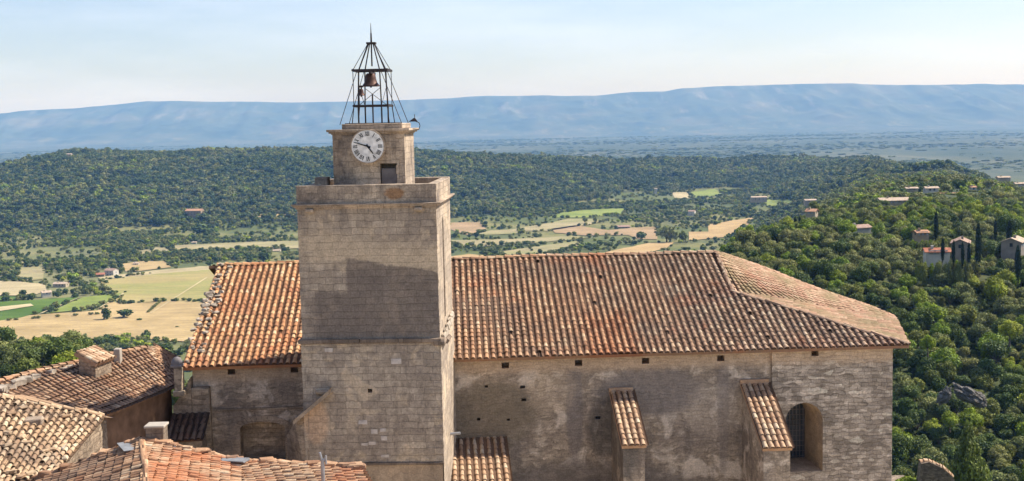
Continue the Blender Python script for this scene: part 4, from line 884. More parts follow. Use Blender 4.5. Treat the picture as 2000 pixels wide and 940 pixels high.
# dormer-like tiled chimney block and white flue
def lp(a, b, t): return a+(b-a)*t
c0 = at(182, 722, 49.5); c1 = at(214, 700, 51.5)
mb = MB(); w = np.array([.36, -.07, 0]); l = np.array([.42, 2.0, 0])/2.04*1.5
base = at(176, 725, 50.2); zt = at(172, 683, 50.2)[2]
def cbox(mb, c, u, v, z0, z1a, z1b):
    p = [c-u-v, c+u-v, c+u+v, c-u+v]; V = [(q[0], q[1], z0) for q in p]+[(p[0][0], p[0][1], z1a), (p[1][0], p[1][1], z1b), (p[2][0], p[2][1], z1b), (p[3][0], p[3][1], z1a)]
    mb.grid(V, [(0, 3, 2, 1), (4, 5, 6, 7), (0, 1, 5, 4), (1, 2, 6, 5), (2, 3, 7, 6), (3, 0, 4, 7)], .5)
cb = at(186, 708, 50.5); cbox(mb, cb, w, l*.42, cb[2]-.9, cb[2]+.45, cb[2]+.12); ch = mb.build('chimney', M['rubble'], hA, off=off)
mb = MB(); a = cb-w*1.25-l*.48; b = cb-w*1.25+l*.48; c = cb+w*1.3-l*.48; d = cb+w*1.3+l*.48
tile_quad(mb, np.array([c[0], c[1], cb[2]+.08]), np.array([d[0], d[1], cb[2]+.08]), np.array([a[0], a[1], cb[2]+.53]), np.array([b[0], b[1], cb[2]+.53]), sp=.23, tl=.3, jit=2); mb.build('chimney_roof', M['tile_pale'], ch, off=off)
f = at(230, 688, 52.5); mb = MB(); mb.box(f[0]-.14, f[0]+.14, f[1]-.16, f[1]+.16, f[2]-.9, f[2]+.16, b=.02); mb.build('chimney', M['white_cap'], hA, off=off)
for px, py, s_ in ((38, 744, .18), (52, 738, .16), (70, 733, .12), (85, 738, .15), (100, 725, .13), (122, 721, .12), (136, 716, .12), (262, 682, .13), (300, 681, .12), (20, 752, .15), (5, 757, .15), (320, 690, .11)):
    p = at(px, py, 46+max(0, px)/30); mb = MB(); mb.box(p[0]-s_*1.5, p[0]+s_*1.3, p[1]-s_, p[1]+s_, p[2]-.2, p[2]+s_*.4, b=.04, jit=.05, rot=random.uniform(-.5, .8)); mb.build('ridge_stone', M['mortar'], hA, off=off)
# house B: pale sandy roof, far left
TL, TR, BR, BL = at(-70, 762, 42.5), at(203, 815, 44.3), at(108, 924, 39.0), at(-170, 985, 35.5)
hB = world_thing('house', 'house with pale sandy tiled roof and rubble gable wall in the bottom left corner', 'house', (BR[0], BR[1], -22)); off = np.array([BR[0], BR[1], -22.])
mb = MB(); tile_quad(mb, BL, BR, TL, TR, sp=.24, r=.078, jit=2, tl=.36); ridge_tiles(mb, TL+(0, 0, .03), TR+(0, 0, .03), r=.12); 
bk = np.array([1.0, 3.0, -.9]); mb.face([TL, TR, TR+bk*.2, TL+bk], .3)
for k in range(26):                                               # loose tiles and moss
    a, b = random.random(), random.random(); p = lp(lp(BL, BR, a), lp(TL, TR, a), b); mb.box(p[0]-.15, p[0]+.18, p[1]-.09, p[1]+.09, p[2]+.07, p[2]+.17, b=.03, jit=.02, rot=random.uniform(0, 3))
mb.build('roof', M['tile_sand'], hB, off=off)
mb = MB(); tr, br, bl, tl_ = i_(TR, -.15), i_(BR, -.15), i_(BL, .3)+(0, .3, 0), i_(TL, .3)
wall_down(mb, [bl, br, tr, tl_, bl], -22); g1_ = at(208, 816, 45.6); wall_down(mb, [tr+(0, .0, -.0), g1_-(0, 0, .1), E1+np.array([-.3, .2, -.2])], -22); mb.build('wall', M['rubble'], hB, off=off)
def slabchim(hb, px, py, Y, w, h, off, mat='mortar', lab=None, d=.3):
    p = at(px, py, Y); mb = MB(); mb.box(p[0]-w, p[0]+w, p[1]-d, p[1]+d, p[2]-.5, p[2]+h, b=.02, jit=.01); o = mb.build('chimney', M[mat], hb, off=off)
    mb = MB(); mb.box(p[0]-w-.06, p[0]+w+.06, p[1]-d-.06, p[1]+d+.06, p[2]+h+.003, p[2]+h+.09, b=.02); mb.build('chimney_cap', M['white_cap'], o, off=off)
    if lab: o['label'] = lab
slabchim(hB, 112, 886, 41.0, .28, .20, off, 'rubble', 'short stone stub with a flat slab')
p = at(58, 822, 42.0); mb = MB(); mb.box(p[0]-.45, p[0]+.45, p[1]-.25, p[1]+.25, p[2]-.15, p[2]+.08, b=.04, jit=.03, rot=.2); mb.build('stone_slab', M['coping'], hB, off=off)
# house C: low gable roof in the front
RF, RN = at(277, 862, 38.0), at(292, 1010, 31.0); LF_, LN = at(40, 950, 38.5), at(-60, 1130, 31.0); GF, GN = at(703, 916, 36.5), at(820, 1120, 30.0)
MFd = at(470, 903, 37.2)
hC = world_thing('house', 'house with low orange and sandy tiled roof and grey chimney, nearest the camera', 'house', (RF[0], RF[1], -22)); off = np.array([RF[0], RF[1], -22.])
mb = MB(); tile_quad(mb, LN, LF_, RN, RF, sp=.215, r=.072, jit=2.5, tl=.33); o = mb.build('roof', M['tile_brown'], hC, off=off)
mb = MB(); tile_quad(mb, at(470, 1060, 31.0), MFd, RN, RF, sp=.215, r=.072, jit=2.5, tl=.33); tile_quad(mb, GN, GF, at(470, 1060, 31.0)+(0, 0, .02), MFd+(0, 0, .02), sp=.215, r=.072, jit=2.5, tl=.33)
mb.build('roof', M['tile_orange'] if 'tile_orange' in M else M['tile_apse'], hC, off=off)
mb = MB(); ridge_tiles(mb, RF+(0, 0, .02), RN+(0, 0, .02), r=.09); 
for a, b in ((RF, LF_), (RF, MFd), (MFd, GF)):
    ridge_tiles(mb, a+(0, 0, .03), b+(0, 0, .03), r=.10)
    for k in range(14):
        p = lp(a, b, random.random()); s = random.uniform(.08, .17); mb.box(p[0]-s*1.4, p[0]+s*1.4, p[1]-s, p[1]+s, p[2]-.05, p[2]+.1+s*.4, b=.03, jit=.02, rot=random.uniform(-.4, .4))
mb.build('ridge_tiles', M['tile_brown'], hC, off=off)
mb = MB(); wall_down(mb, [i_(LN, .3, -.15), i_(LF_, .3, -.15)+(0, -.2, 0), RF-(0, .2, .15), MFd-(0, .2, .15), i_(GF, -.3, -.15)-(0, .2, 0), i_(GN, -.3, -.15), i_(LN, .3, -.15)], -22); mb.build('wall', M['rubble'], hC, off=off)
p = at(307, 862, 38.2); mb = MB(); mb.box(p[0]-.28, p[0]+.28, p[1]-.25, p[1]+.25, p[2]-.4, p[2]+.48, b=.015); o = mb.build('chimney', M['coping_dark'], hC, off=off)
mb = MB(); mb.box(p[0]-.32, p[0]+.32, p[1]-.29, p[1]+.29, p[2]+.483, p[2]+.56, b=.015); mb.build('chimney_cap', M['white_cap'], o, off=off)
for px, py, Y, w, l, r in ((250, 873, 37.6, .22, .55, .5), (456, 899, 37.0, .45, .18, -.25), (326, 872, 37.7, .25, .2, .3)):
    p = at(px, py, Y); mb = MB(); mb.box(p[0]-w, p[0]+w, p[1]-l, p[1]+l, p[2]-.02, p[2]+.03, jit=.03, rot=r); mb.build('flashing', M['lead'], hC, off=off)
p0, p1 = at(632, 960, 34.5), at(631, 897, 34.5); vp = world_thing('vent_pipe', 'thin grey vent pipe with a forked cap on the front house roof', 'vent pipe', p0)
mb = MB(); mb.tube((0, 0, 0), (0, 0, p1[2]-p0[2]), .055, n=10); mb.build('pipe', M['grey_metal'], vp)
h_ = p1[2]-p0[2]; mb = MB(); mb.tube((-.02, 0, h_-.02), (-.07, 0, h_+.2), .035, n=8); mb.tube((.02, 0, h_-.1), (.10, 0, h_+.05), .03, n=8); mb.tube((.10, 0, h_-.15), (.10, 0, h_+.1), .03, n=8); mb.build('cap', M['grey_metal'], vp)

# ruined gable, bottom right
g = [at(1788, 960, 88), at(1796, 903, 88), at(1812, 900, 88), at(1838, 912, 88), at(1860, 932, 88), at(1866, 975, 88)]
ru = world_thing('stone_gable', 'small sunlit stone gable with tiled sloping top among trees right of the church', 'wall', (g[0][0], g[0][1], -45)); off = np.array([g[0][0], g[0][1], -45.])
mb = MB(); fr = [(g[0][0], -45)]+[(p[0], p[2]) for p in g]+[(g[-1][0], -45)]; mb.prism(fr, 87.6, 88.2); mb.box(g[0][0]-1.4, g[0][0]+.1, 87.9, 91, -45, g[0][2]+.35); mb.build('wall', M['rubble'], ru, off=off)
mb = MB()
for a, b in zip(g[1:-1], g[2:-1]): ridge_tiles(mb, a+(0, 0, .03), b+(0, 0, .03), r=.2, tl=.3); 
mb.build('coping_tiles', M['tile_pale'], ru, off=off)

# ------------------------------------------------------------------ houses far off
def hw_mat(name, c): return plain(name, c, .9, var=.2, scale=.5)
HM = {'grey': hw_mat('wall_grey', (.24, .205, .165)), 'cream': hw_mat('wall_cream', (.38, .32, .23)), 'white': hw_mat('wall_white', (.50, .46, .39)), 'ochre': hw_mat('wall_ochre', (.33, .25, .16)), 'shut': plain('shutter', (.30, .33, .34)), 'pane': M['glass']}
def roof_mat(name, c):
    m = NT(name); uv = m.coord('UV'); x = m.xyz(uv)[0]; o = m.coord(); s = m.math('SINE', m.math('MULTIPLY', x, 2*math.pi/.3))
    n = m.noise(o, 1.2, 5, .7); k = m.ramp(n, [(.3, tuple(v*.6 for v in c)), (.7, tuple(v*1.25 for v in c))]); m.col(k); m.bump(s, .6, .08); return m.m
HM['rp'] = roof_mat('roof_pink', (.40, .27, .20)); HM['ro'] = roof_mat('roof_orange', (.48, .27, .16)); HM['rr'] = roof_mat('roof_red', (.42, .17, .10)); HM['rs'] = roof_mat('roof_sand', (.52, .40, .29))
def far_house(label, px, py, Y, w, d, h, rz, wall='cream', roof='ro', pitch=.3, nwin=3, wing=None, door=True, sink=3.0, name='house'):
    k_ = .76 if Y < 1100 else 1.0; w, d, h = w*k_, d*k_, h*k_
    b = at(px, py, Y); z0 = b[2]; ra = math.radians(rz)
    t = empty(name, (b[0], b[1], z0), ra); tag(t, label, 'house')
    x0, x1 = -w/2, w/2; hw_ = d/2; rh = hw_*pitch
    mb = MB(); wy = h*.55; s = max(.5, w/12)
    wins = []; zw = [h*.58] if h < 4.5 else [h*.18, h*.62]
    xs = [x0+w*(i+1)/(nwin+1) for i in range(nwin)]
    hl = [([(x-.5-x0, z), (x+.5-x0, z), (x+.5-x0, z+1.25), (x-.5-x0, z+1.25)], .25) for x in xs for z in zw]
    mb.wall((x0, 0), (x1, 0), [(0, -sink), (w, -sink), (w, h), (0, h)], hl, back=False)
    mb.wall((x1, 0), (x1, d), [(0, -sink), (d, -sink), (d, h), (d/2, h+rh), (0, h)], [([(d/2-.5, h*.55), (d/2+.5, h*.55), (d/2+.5, h*.55+1.2), (d/2-.5, h*.55+1.2)], .25)], back=False)
    mb.wall((x1, d), (x0, d), [(0, -sink), (w, -sink), (w, h), (0, h)]); mb.wall((x0, d), (x0, 0), [(0, -sink), (d, -sink), (d, h), (d/2, h+rh), (0, h)], [([(d/2-.5, h*.55), (d/2+.5, h*.55), (d/2+.5, h*.55+1.2), (d/2-.5, h*.55+1.2)], .25)], back=False)
    mb.build('wall', HM[wall], t)
    def pane(P):
        m2 = MB(); m2.face(P, .5); wo = m2.build('window', HM['pane'], t); return wo
    for x in xs:
        for z in zw:
            pane([(x-.5, .25, z), (x+.5, .25, z), (x+.5, .25, z+1.25), (x-.5, .25, z+1.25)])
            if Y < 800:
                m3 = MB(); m3.box(x-1.02, x-.52, -.06, -.004, z-.02, z+1.27); m3.build('shutter', HM['shut'], t); m3 = MB(); m3.box(x+.52, x+1.02, -.06, -.004, z-.02, z+1.27); m3.build('shutter', HM['shut'], t)
    for xx, s_ in ((x1-.25, 1), (x0+.25, -1)): pane([(xx, d/2-.5, h*.55), (xx, d/2+.5, h*.55), (xx, d/2+.5, h*.55+1.2), (xx, d/2-.5, h*.55+1.2)])
    mb = MB(); e = .45
    for sy in (0, 1):
        ye = -e if sy == 0 else d+e; ze_ = h-e*pitch
        a, b_, c, d_ = (x0-e, ye, ze_), (x1+e, ye, ze_), (x1+e, d/2, h+rh+.0), (x0-e, d/2, h+rh+.0)
        mb.grid([(q[0], q[1], q[2]+.05) for q in (a, b_, c, d_)]+[(q[0], q[1], q[2]+.22) for q in (a, b_, c, d_)], [(0, 3, 2, 1), (4, 5, 6, 7), (0, 1, 5, 4), (1, 2, 6, 5), (3, 0, 4, 7)], .5)
    r = mb.build('roof', HM[roof], t)
    mb = MB(); cxx = x0+w*.3; mb.box(cxx-.35, cxx+.35, d*.5-.9, d*.5-.2, h+rh*.5, h+rh+.8, b=.03); mb.box(cxx-.42, cxx+.42, d*.5-.97, d*.5-.13, h+rh+.803, h+rh+.92); mb.build('chimney', HM[wall], r)
    return t
far_house('grey stone house behind the tallest cypress on the right slope', 1893, 494, 398, 13, 7, 4.6, 68, 'grey', 'rp', .45, 3)
far_house('grey house at the right edge of the photo under a sandy roof', 2000, 492, 392, 11, 8, 4.4, 55, 'grey', 'rs', .4, 3)
far_house('low house with a red roof and pale wall left of the row of cypresses', 1832, 503, 376, 9.5, 6, 2.2, -8, 'white', 'rr', .4, 3)
far_house('house with a pinkish roof and a white end wall, alone among olives', 1683, 457, 470, 12, 7, 3.0, 22, 'white', 'rp', .35, 3)
far_house('long house under a broad pale orange roof on the hilltop garden', 1750, 402, 590, 19, 10, 3.2, 5, 'cream', 'rs', .3, 4)
far_house('small pale house, left of three on the skyline of the right hill', 1782, 376, 730, 9, 6, 3, 0, 'cream', 'rs', .3, 2)
far_house('white walled house between two low roofs on the right hill', 1821, 379, 700, 9.5, 7, 4.2, 0, 'white', 'rs', .3, 2)
far_house('low wide house with an orange roof at the right end of the hilltop row', 1858, 388, 680, 14, 7, 2.8, -4, 'ochre', 'ro', .3, 3)
far_house('small house with a pale orange gable roof beside a cypress pair', 1583, 424, 545, 5.5, 6, 3.2, -30, 'cream', 'ro', .4, 1)
far_house('small ochre house half hidden in olive trees below the hilltop', 1803, 466, 425, 5.5, 5, 2.6, 8, 'ochre', 'ro', .35, 2)
far_house('tiny white house on the upper right hillside below the ridge', 1902, 377, 760, 4, 5, 4.5, 0, 'white', 'ro', .35, 1)
far_house('pale bungalow high on the right hill near the skyline', 1962, 353, 1000, 13, 8, 3.2, 0, 'cream', 'rs', .3, 3)
far_house('white bungalow near the right edge high on the hill', 1994, 366, 880, 10, 7, 3.2, 0, 'white', 'rs', .3, 2)
far_house('sandy farm shed just right of the green field in the valley', 1584, 398, 1500, 14, 9, 4, 0, 'cream', 'rs', .3, 2)
far_house('beige farmhouse left of the small bright green field', 1483, 392, 1900, 24, 10, 5, 0, 'cream', 'rs', .3, 3)
far_house('large farmhouse with a pinkish roof at the foot of the wooded ridge', 377, 421, 1890, 26, 15, 7, -12, 'ochre', 'ro', .35, 4)
far_house('pale farmhouse beside the yellow-green tree at the vineyard', 116, 563, 1180, 13, 8, 4, -6, 'cream', 'rs', .35, 3)
far_house('small white outbuilding at the top corner of the vineyard', 92, 579, 1110, 8, 7, 3.4, 30, 'white', 'rs', .4, 1)
far_house('grey farmhouse where the straw field meets the dust road', 213, 540, 1270, 11, 9, 6, -20, 'white', 'rp', .4, 2)
far_house('low pinkish barn left of the grey farmhouse at the dust road', 194, 543, 1260, 10, 7, 3.4, 10, 'ochre', 'rr', .4, 1)
far_house('small white house just left of the tower in the valley', 540, 498, 1480, 9, 7, 5, 0, 'white', 'rs', .35, 2)
far_house('cream house touching the left edge of the tower in the valley', 574, 491, 1540, 12, 8, 5, 0, 'cream', 'ro', .35, 2)
far_house('tiny white shed on the pale field left of the tower', 379, 479, 1600, 6, 5, 3.5, 0, 'white', 'rs', .35, 1)
far_house('small white house on the pale knoll above the dust road', 265, 520, 1360, 6, 5, 3, 0, 'white', 'rs', .35, 1)
far_house('white farmhouse standing between dark trees in the middle of the valley', 1350, 422, 1900, 10, 9, 7, -25, 'white', 'rp', .35, 1)
far_house('long dark roofed barn between two tan fields in the valley', 1217, 449, 1700, 19, 10, 4, 0, 'grey', 'rp', .4, 3)
far_house('tiny white tower-like house at the edge of the wood, above the fields', 1281, 376, 2400, 5, 5, 7, 0, 'white', 'rs', .35, 1)
far_house('pale house on the wooded ridge at the left', 134, 306, 2650, 12, 9, 5, 0, 'cream', 'rs', .3, 2)
far_house('long white warehouse in the hazy plain behind the right hill', 1945, 323, 4200, 95, 40, 6, 0, 'white', 'rs', .05, 8)

# rock outcrop on the wooded slope
def rock(label, px, py, Y, sx, sy, sz, seed):
    p = at(px, py, Y); bm = bmesh.new(); bmesh.ops.create_icosphere(bm, subdivisions=5, radius=1)
    for v in bm.verts:
        n = noise.fractal(v.co*1.7+Vector((seed, 0, 0)), .9, 2.2, 6); c = noise.cell(v.co*3+Vector((0, seed, 0)))*.12; v.co *= 1+.35*n+c; v.co.x *= sx; v.co.y *= sy; v.co.z *= sz
    me = bpy.data.meshes.new('rock_outcrop'); bm.to_mesh(me); bm.free(); me.materials.append(M['rock']); o = bpy.data.objects.new('rock_outcrop', me); COL.objects.link(o); o.location = p; o.rotation_euler = (0, .5, 0); tag(o, label, 'rock'); return o
mr = NT('rock'); o_ = mr.coord(); mr.col(mr.ramp(mr.noise(mr.mapping(o_, (.4, .4, 1.6)), 1.0, 7, .7), [(.3, (.07, .06, .05)), (.5, (.16, .145, .125)), (.7, (.26, .235, .205))])); mr.bump(mr.noise(o_, 1.6, 7, .7), 1, .4); M['rock'] = mr.m
rock('long grey rock outcrop showing between the trees of the right slope', 1893, 772, 266, 4.2, 2.2, 1.5, 3)
rock('small pale boulder face left of the long outcrop on the right slope', 1845, 774, 262, 1.1, 1.2, 1.9, 8)

# ------------------------------------------------------------------ trees
def leaf_mat(name, stops, var=.5, trans=.0):
    m = NT(name); oi = m.n('ShaderNodeObjectInfo'); c = m.ramp(oi.outputs['Random'], stops)
    r = m.attr(); c = m.mix(1.0, c, m.ramp(r, [(0, 1-var), (.6, 1.0), (1, 1+var*1.1)]), 'MULTIPLY')
    m.col(c); m.b.inputs['Roughness'].default_value = .65; m.b.inputs['Specular IOR Level'].default_value = .25
    tr = m.n('ShaderNodeBsdfTranslucent'); m.lk(c, tr.inputs[0]); ms = m.n('ShaderNodeMixShader'); ms.inputs[0].default_value = .22
    m.lk(m.b.outputs[0], ms.inputs[1]); m.lk(tr.outputs[0], ms.inputs[2]); m.lk(ms.outputs[0], m.t.nodes['Material Output'].inputs[0]); return m.m
LM = {'oak': leaf_mat('leaf_oak', [(0, (0.060, 0.096, 0.015)), (.35, (0.092, 0.139, 0.021)), (.6, (0.132, 0.177, 0.027)), (.85, (0.194, 0.214, 0.039)), (1, (0.267, 0.279, 0.048))]),
      'olive': leaf_mat('leaf_olive', [(0, (0.153, 0.177, 0.048)), (.5, (0.204, 0.223, 0.064)), (1, (0.285, 0.279, 0.083))]),
      'bright': leaf_mat('leaf_bright', [(0, (0.194, 0.279, 0.020)), (.5, (0.267, 0.334, 0.027)), (1, (0.348, 0.372, 0.034))]),
      'pine': leaf_mat('leaf_pine', [(0, (0.081, 0.120, 0.027)), (.5, (0.113, 0.159, 0.034)), (1, (0.164, 0.203, 0.044))]),
      'cypress': leaf_mat('leaf_cypress', [(0, (.018, .034, .014)), (1, (.030, .050, .020))]),
      'far': leaf_mat('leaf_far_wood', [(0, (0.053, 0.089, 0.018)), (.4, (0.086, 0.127, 0.024)), (.75, (0.126, 0.163, 0.029)), (1, (0.204, 0.214, 0.044))], .35)}
M['bark'] = plain('bark', (.12, .09, .065), .95, var=.4, scale=8)
def crown_mesh(name, mat, seed, nl, leaf, shape='round', nlobe=13, core=.52):
    g = np.random.default_rng(seed)
    if shape == 'round':
        c = g.normal(size=(nlobe, 3)); c /= np.linalg.norm(c, axis=1)[:, None]; c *= (g.random((nlobe, 1))**.4)*.62; c[:, 2] = c[:, 2]*.8+.95; rad_ = g.uniform(.18, .50, nlobe)
    elif shape == 'umbrella':
        c = g.normal(size=(nlobe, 3)); c /= np.linalg.norm(c, axis=1)[:, None]; c *= (g.random((nlobe, 1))**.4)*.7; c[:, 2] = c[:, 2]*.35+1.35; rad_ = g.uniform(.25, .4, nlobe)
    elif shape == 'column':
        k = np.linspace(0, 1, nlobe); c = np.stack([g.normal(0, .10, nlobe), g.normal(0, .10, nlobe), .25+k*1.62], 1); rad_ = .62*np.sin(np.clip(k*.86+.12, 0, 1)*math.pi)**.6+.12
    else:                                                        # cone
        k = np.linspace(0, 1, nlobe); a = g.random(nlobe)*6.28; rr = (1-k)*.55; c = np.stack([rr*np.cos(a*2.4), rr*np.sin(a*2.4), .3+k*1.6], 1); rad_ = .16+(1-k)*.38
    w = rad_**2; li = g.choice(len(c), nl, p=w/w.sum()); d = g.normal(size=(nl, 3)); d /= np.linalg.norm(d, axis=1)[:, None]
    d[:, 2] = np.where((d[:, 2] < -.3) & (g.random(nl) < .6), -d[:, 2], d[:, 2])
    P = c[li]+d*(rad_[li]*(1-.30*g.random(nl)**2+.32*g.random(nl)**3))[:, None]
    n = d+g.normal(0, .55, (nl, 3)); n /= np.linalg.norm(n, axis=1)[:, None]; t = np.cross(n, g.normal(size=(nl, 3))); t /= np.linalg.norm(t, axis=1)[:, None]; b = np.cross(n, t)
    s = leaf*g.uniform(.6, 1.4, nl)[:, None]; V = np.stack([P-t*s, P-b*s*.6, P+t*s, P+b*s*.6], 1).reshape(-1, 3); Fc = np.arange(nl*4).reshape(-1, 4).tolist()
    r = np.clip(.5*g.random(nl)+.5*g.random(len(c))[li], 0, 1).tolist(); V = V.tolist()
    bm = bmesh.new(); bmesh.ops.create_icosphere(bm, subdivisions=2 if nl > 800 else 1, radius=1); iv = np.array([v.co[:] for v in bm.verts]); fi = [[v.index for v in f.verts] for f in bm.faces]; bm.free()
    for ci, ri in zip(c, rad_):
        o = len(V); q = iv*(1+g.normal(0, .12, (len(iv), 1)))*ri*core+ci; V += q.tolist(); Fc += [[a+o for a in f] for f in fi]; r += [.25]*len(fi)
    me = bpy.data.meshes.new(name); me.from_pydata(V, [], Fc); at_ = me.attributes.new('rnd', 'FLOAT', 'FACE'); at_.data.foreach_set('value', r); me.materials.append(mat); return me
CR_ = {k: [crown_mesh('crown', LM[m_], sd+i, nl, lf, sh, nb) for i in range(nv)] for k, (m_, sd, nl, lf, sh, nb, nv) in {
    'oak': ('oak', 10, 4200, .075, 'round', 20, 4), 'olive': ('olive', 30, 3000, .070, 'round', 16, 3), 'bright': ('bright', 50, 3400, .072, 'round', 18, 2), 'pine': ('pine', 60, 1800, .075, 'umbrella', 12, 2),
    'cone': ('pine', 70, 2400, .080, 'cone', 16, 1), 'gcone': ('pine', 75, 4200, .055, 'cone', 26, 1), 'cypress': ('cypress', 80, 1500, .12, 'column', 9, 2), 'far': ('far', 90, 280, .19, 'round', 11, 4), 'faro': ('olive', 100, 200, .20, 'round', 8, 2), 'farb': ('bright', 110, 220, .20, 'round', 8, 1)}.items()}
mb = MB(); mb.tube((0, 0, -.35), (.02, .02, .55), .085, .055, 7); 
for i in range(5): a = i*1.26; mb.tube((.02, .02, .35+.04*i), (.42*math.cos(a), .42*math.sin(a), .95+.05*i), .04, .015, 5, False)
tr_o = mb.build('trunk', M['bark']); TRUNK = tr_o.data; bpy.data.objects.remove(tr_o)
def tree(name, label, kind, x, y, w, h, group, cat='tree', z=None, var=None, rz=None):
    """w: crown radius, h: height"""
    z = float(ter(x, y)) if z is None else z
    t = empty(name, (x, y, z), random.random()*6.28 if rz is None else rz); tag(t, label, cat, group)
    ms = CR_[kind]; o = bpy.data.objects.new('crown', ms[random.randrange(len(ms)) if var is None else var]); COL.objects.link(o); o.parent = t; o.scale = (w, w, h/2)
    tk = bpy.data.objects.new('trunk', TRUNK); COL.objects.link(tk); tk.parent = t; tk.scale = (w, w, h/2); return t
def tree_px(name, label, kind, px, pyb, Y, wpx, hpx, group=None, cat='tree', **k):
    p = at(px, pyb, Y); return tree(name, label, kind, p[0], p[1], wpx/2/2400*Y, hpx/2400*Y, group, cat, z=p[2], **k)
def tree_gd(name, label, kind, px, pyb, wpx, hpx, group=None, lo=600, **k):
    p = hit(px, pyb, lo=lo)
    return tree(name, label, kind, p[0], p[1], wpx/2/2400*p[1], hpx/2400*p[1], group, z=p[2], **k)
# cypresses
for px, pb, Y, w, h, lab in ((1910, 528, 372, 15, 86, 'tallest dark cypress, in front of the grey gabled house'), (1892, 523, 368, 8, 46, 'slender cypress close to the left of the tallest one'), (1880, 520, 366, 8, 44, 'slender cypress, second left of the tallest one'),
        (1862, 515, 368, 8, 42, 'slender cypress, third left of the tallest one'), (1841, 510, 366, 9, 42, 'slender cypress at the left end of the row, before the red roof'), (1828, 470, 430, 10, 52, 'dark cypress standing alone above the red roofed house'),
        (1988, 546, 352, 14, 62, 'broad dark cypress near the right edge in front of the grey house'), (1562, 462, 520, 8, 36, 'dark cypress, right one of a pair by the small orange roofed house'), (1553, 460, 520, 9, 34, 'dark cypress, left one of a pair by the small orange roofed house'),
        (1607, 497, 430, 8, 32, 'single dark cypress in the middle of the slope, just above the apse roof'), (1971, 478, 405, 12, 44, 'dark cypress between the two grey houses'), (1944, 470, 408, 9, 38, 'dark pointed cypress before the roof of the grey gabled house')):
    tree_px('cypress_tree', lab, 'cypress', px, pb, Y, w, h, 'cypresses on the right slope')
tree_px('pine_tree', 'dark umbrella shaped pine beside the cypress pair on the right slope', 'pine', 1609, 458, 470, 44, 38)
tree_px('conifer_tree', 'tall pointed green conifer at the bottom right, beside the small stone gable', 'gcone', 1888, 985, 150, 96, 165)
tree_px('bright_shrub', 'low yellow-green bush at the foot of the church wall in the bottom right', 'bright', 1778, 962, 88, 60, 34, cat='shrub')
tree_px('bright_tree', 'yellow-green tree high on the far right of the wooded slope', 'bright', 1972, 668, 300, 52, 52); tree_px('bright_tree', 'lime green tree right of the apse roof corner on the wooded slope', 'bright', 1812, 690, 285, 36, 44)
tree_px('bright_tree', 'small lime green tree beside the church wall, below the boulder', 'bright', 1855, 838, 250, 46, 40)
for px, pb, Y, w, h, lab in ((1968, 462, 420, 50, 52, 'big dark pine behind the roof between the grey houses'), (1700, 425, 560, 44, 36, 'dark round pine left of the broad orange roof'), (1648, 452, 500, 34, 40, 'dark full tree left of the white end wall house'), (1590, 420, 600, 34, 32, 'dark round tree behind the small orange roofed house'),
        (1780, 424, 560, 46, 34, 'yellowish green round tree below the broad orange roof')): tree_px('garden_tree', lab, 'oak' if 'yellow' not in lab else 'bright', px, pb, Y, w, h, 'garden trees round the hill houses')
# valley trees that stand out
for px, pb, w, h, k, lab in ((208, 625, 26, 28, 'far', 'round dark tree, left one of the pair in the straw field'), (240, 622, 38, 22, 'far', 'broad dark tree, right one of the pair in the straw field'), (140, 552, 30, 26, 'farb', 'yellow-green tree beside the pale farmhouse'),
        (1302, 474, 44, 44, 'far', 'large dark green tree, left of two in the tan field right of the tower'), (1333, 474, 24, 28, 'far', 'smaller dark green tree, right of two in the tan field right of the tower'), (1292, 412, 30, 18, 'far', 'dark round tree in the middle of the valley below the wood'),
        (932, 466, 14, 16, 'far', 'small dark tree at the foot of the brownish field'), (1142, 437, 14, 16, 'far', 'small tree, left of two below the yellow-green field'), (1163, 435, 11, 13, 'far', 'small tree, right of two below the yellow-green field'), (1054, 500, 12, 16, 'far', 'small pointed tree just above the nave ridge'), (1436, 460, 6, 14, 'far', 'tiny dark post-like tree in the orange field'),
        (515, 516, 30, 34, 'far', 'tall dark tree behind the short roof, left of the tower'), (395, 462, 46, 30, 'far', 'round clump-like tree on the low hill left of the tower'), (1254, 470, 26, 22, 'far', 'dark tree at the right end of the hedge before the nave ridge')):
    tree_gd('field_tree', lab, k, px, pb, w, h, lo=800)
for i in range(9): tree_gd('hedge_bush', 'low dark bush in the slanting row that crosses the straw field', 'faro', 290+i*3.4, 612-i*3.0, 9, 8, 'slanting row of bushes in the straw field', cat='bush')
for px in (18, 32, 66, 74, 112, 148, 178, 190): tree_gd('hedge_bush', 'low bush on the border between the vineyard and the brown field', 'faro', px, 629-px*.07, 12, 8, 'bushes along the vineyard border', cat='bush')
tree_gd('hedge_bush', 'tiny dark bush alone low in the straw field', 'far', 346, 641, 10, 5, cat='bush'); tree_gd('hedge_bush', 'flat dark bush just right of the tree pair', 'far', 272, 627, 16, 6, cat='bush')

# houses' clear views (map directions and distances) so that no tree stands right in front of them
clear = []
for o in list(COL.objects):
    if o.get('category') == 'house' and o.location.y > 300:
        q = proj(o.location); Yh = o.location.y; clear.append((q[0], q[1], Yh, 2400*(11 if Yh < 1000 else 14)/Yh/1.0))
def blocked(x, y, z, h):
    P = np.stack([x, y, z+h], -1); px, py = proj(P); b = np.zeros(x.shape, bool)
    for hx, hy, Yh, wp in clear:
        dx = np.abs(px-hx); b |= (dx < wp*.5) & (y < Yh+8) & (py < hy-1.6*2400/Yh) & (y > Yh*.72)
        b |= (dx < wp*.55) & (np.abs(y-Yh-5) < 12)
    return b
def infields(x, y):
    b = np.zeros(x.shape, bool)
    for k, pl in FW:
        xs = [p[0] for p in pl]; ys = [p[1] for p in pl]; s = (x > min(xs)) & (x < max(xs)) & (y > min(ys)) & (y < max(ys))
        if s.any(): b[s] |= inpoly(x[s], y[s], pl)
    return b
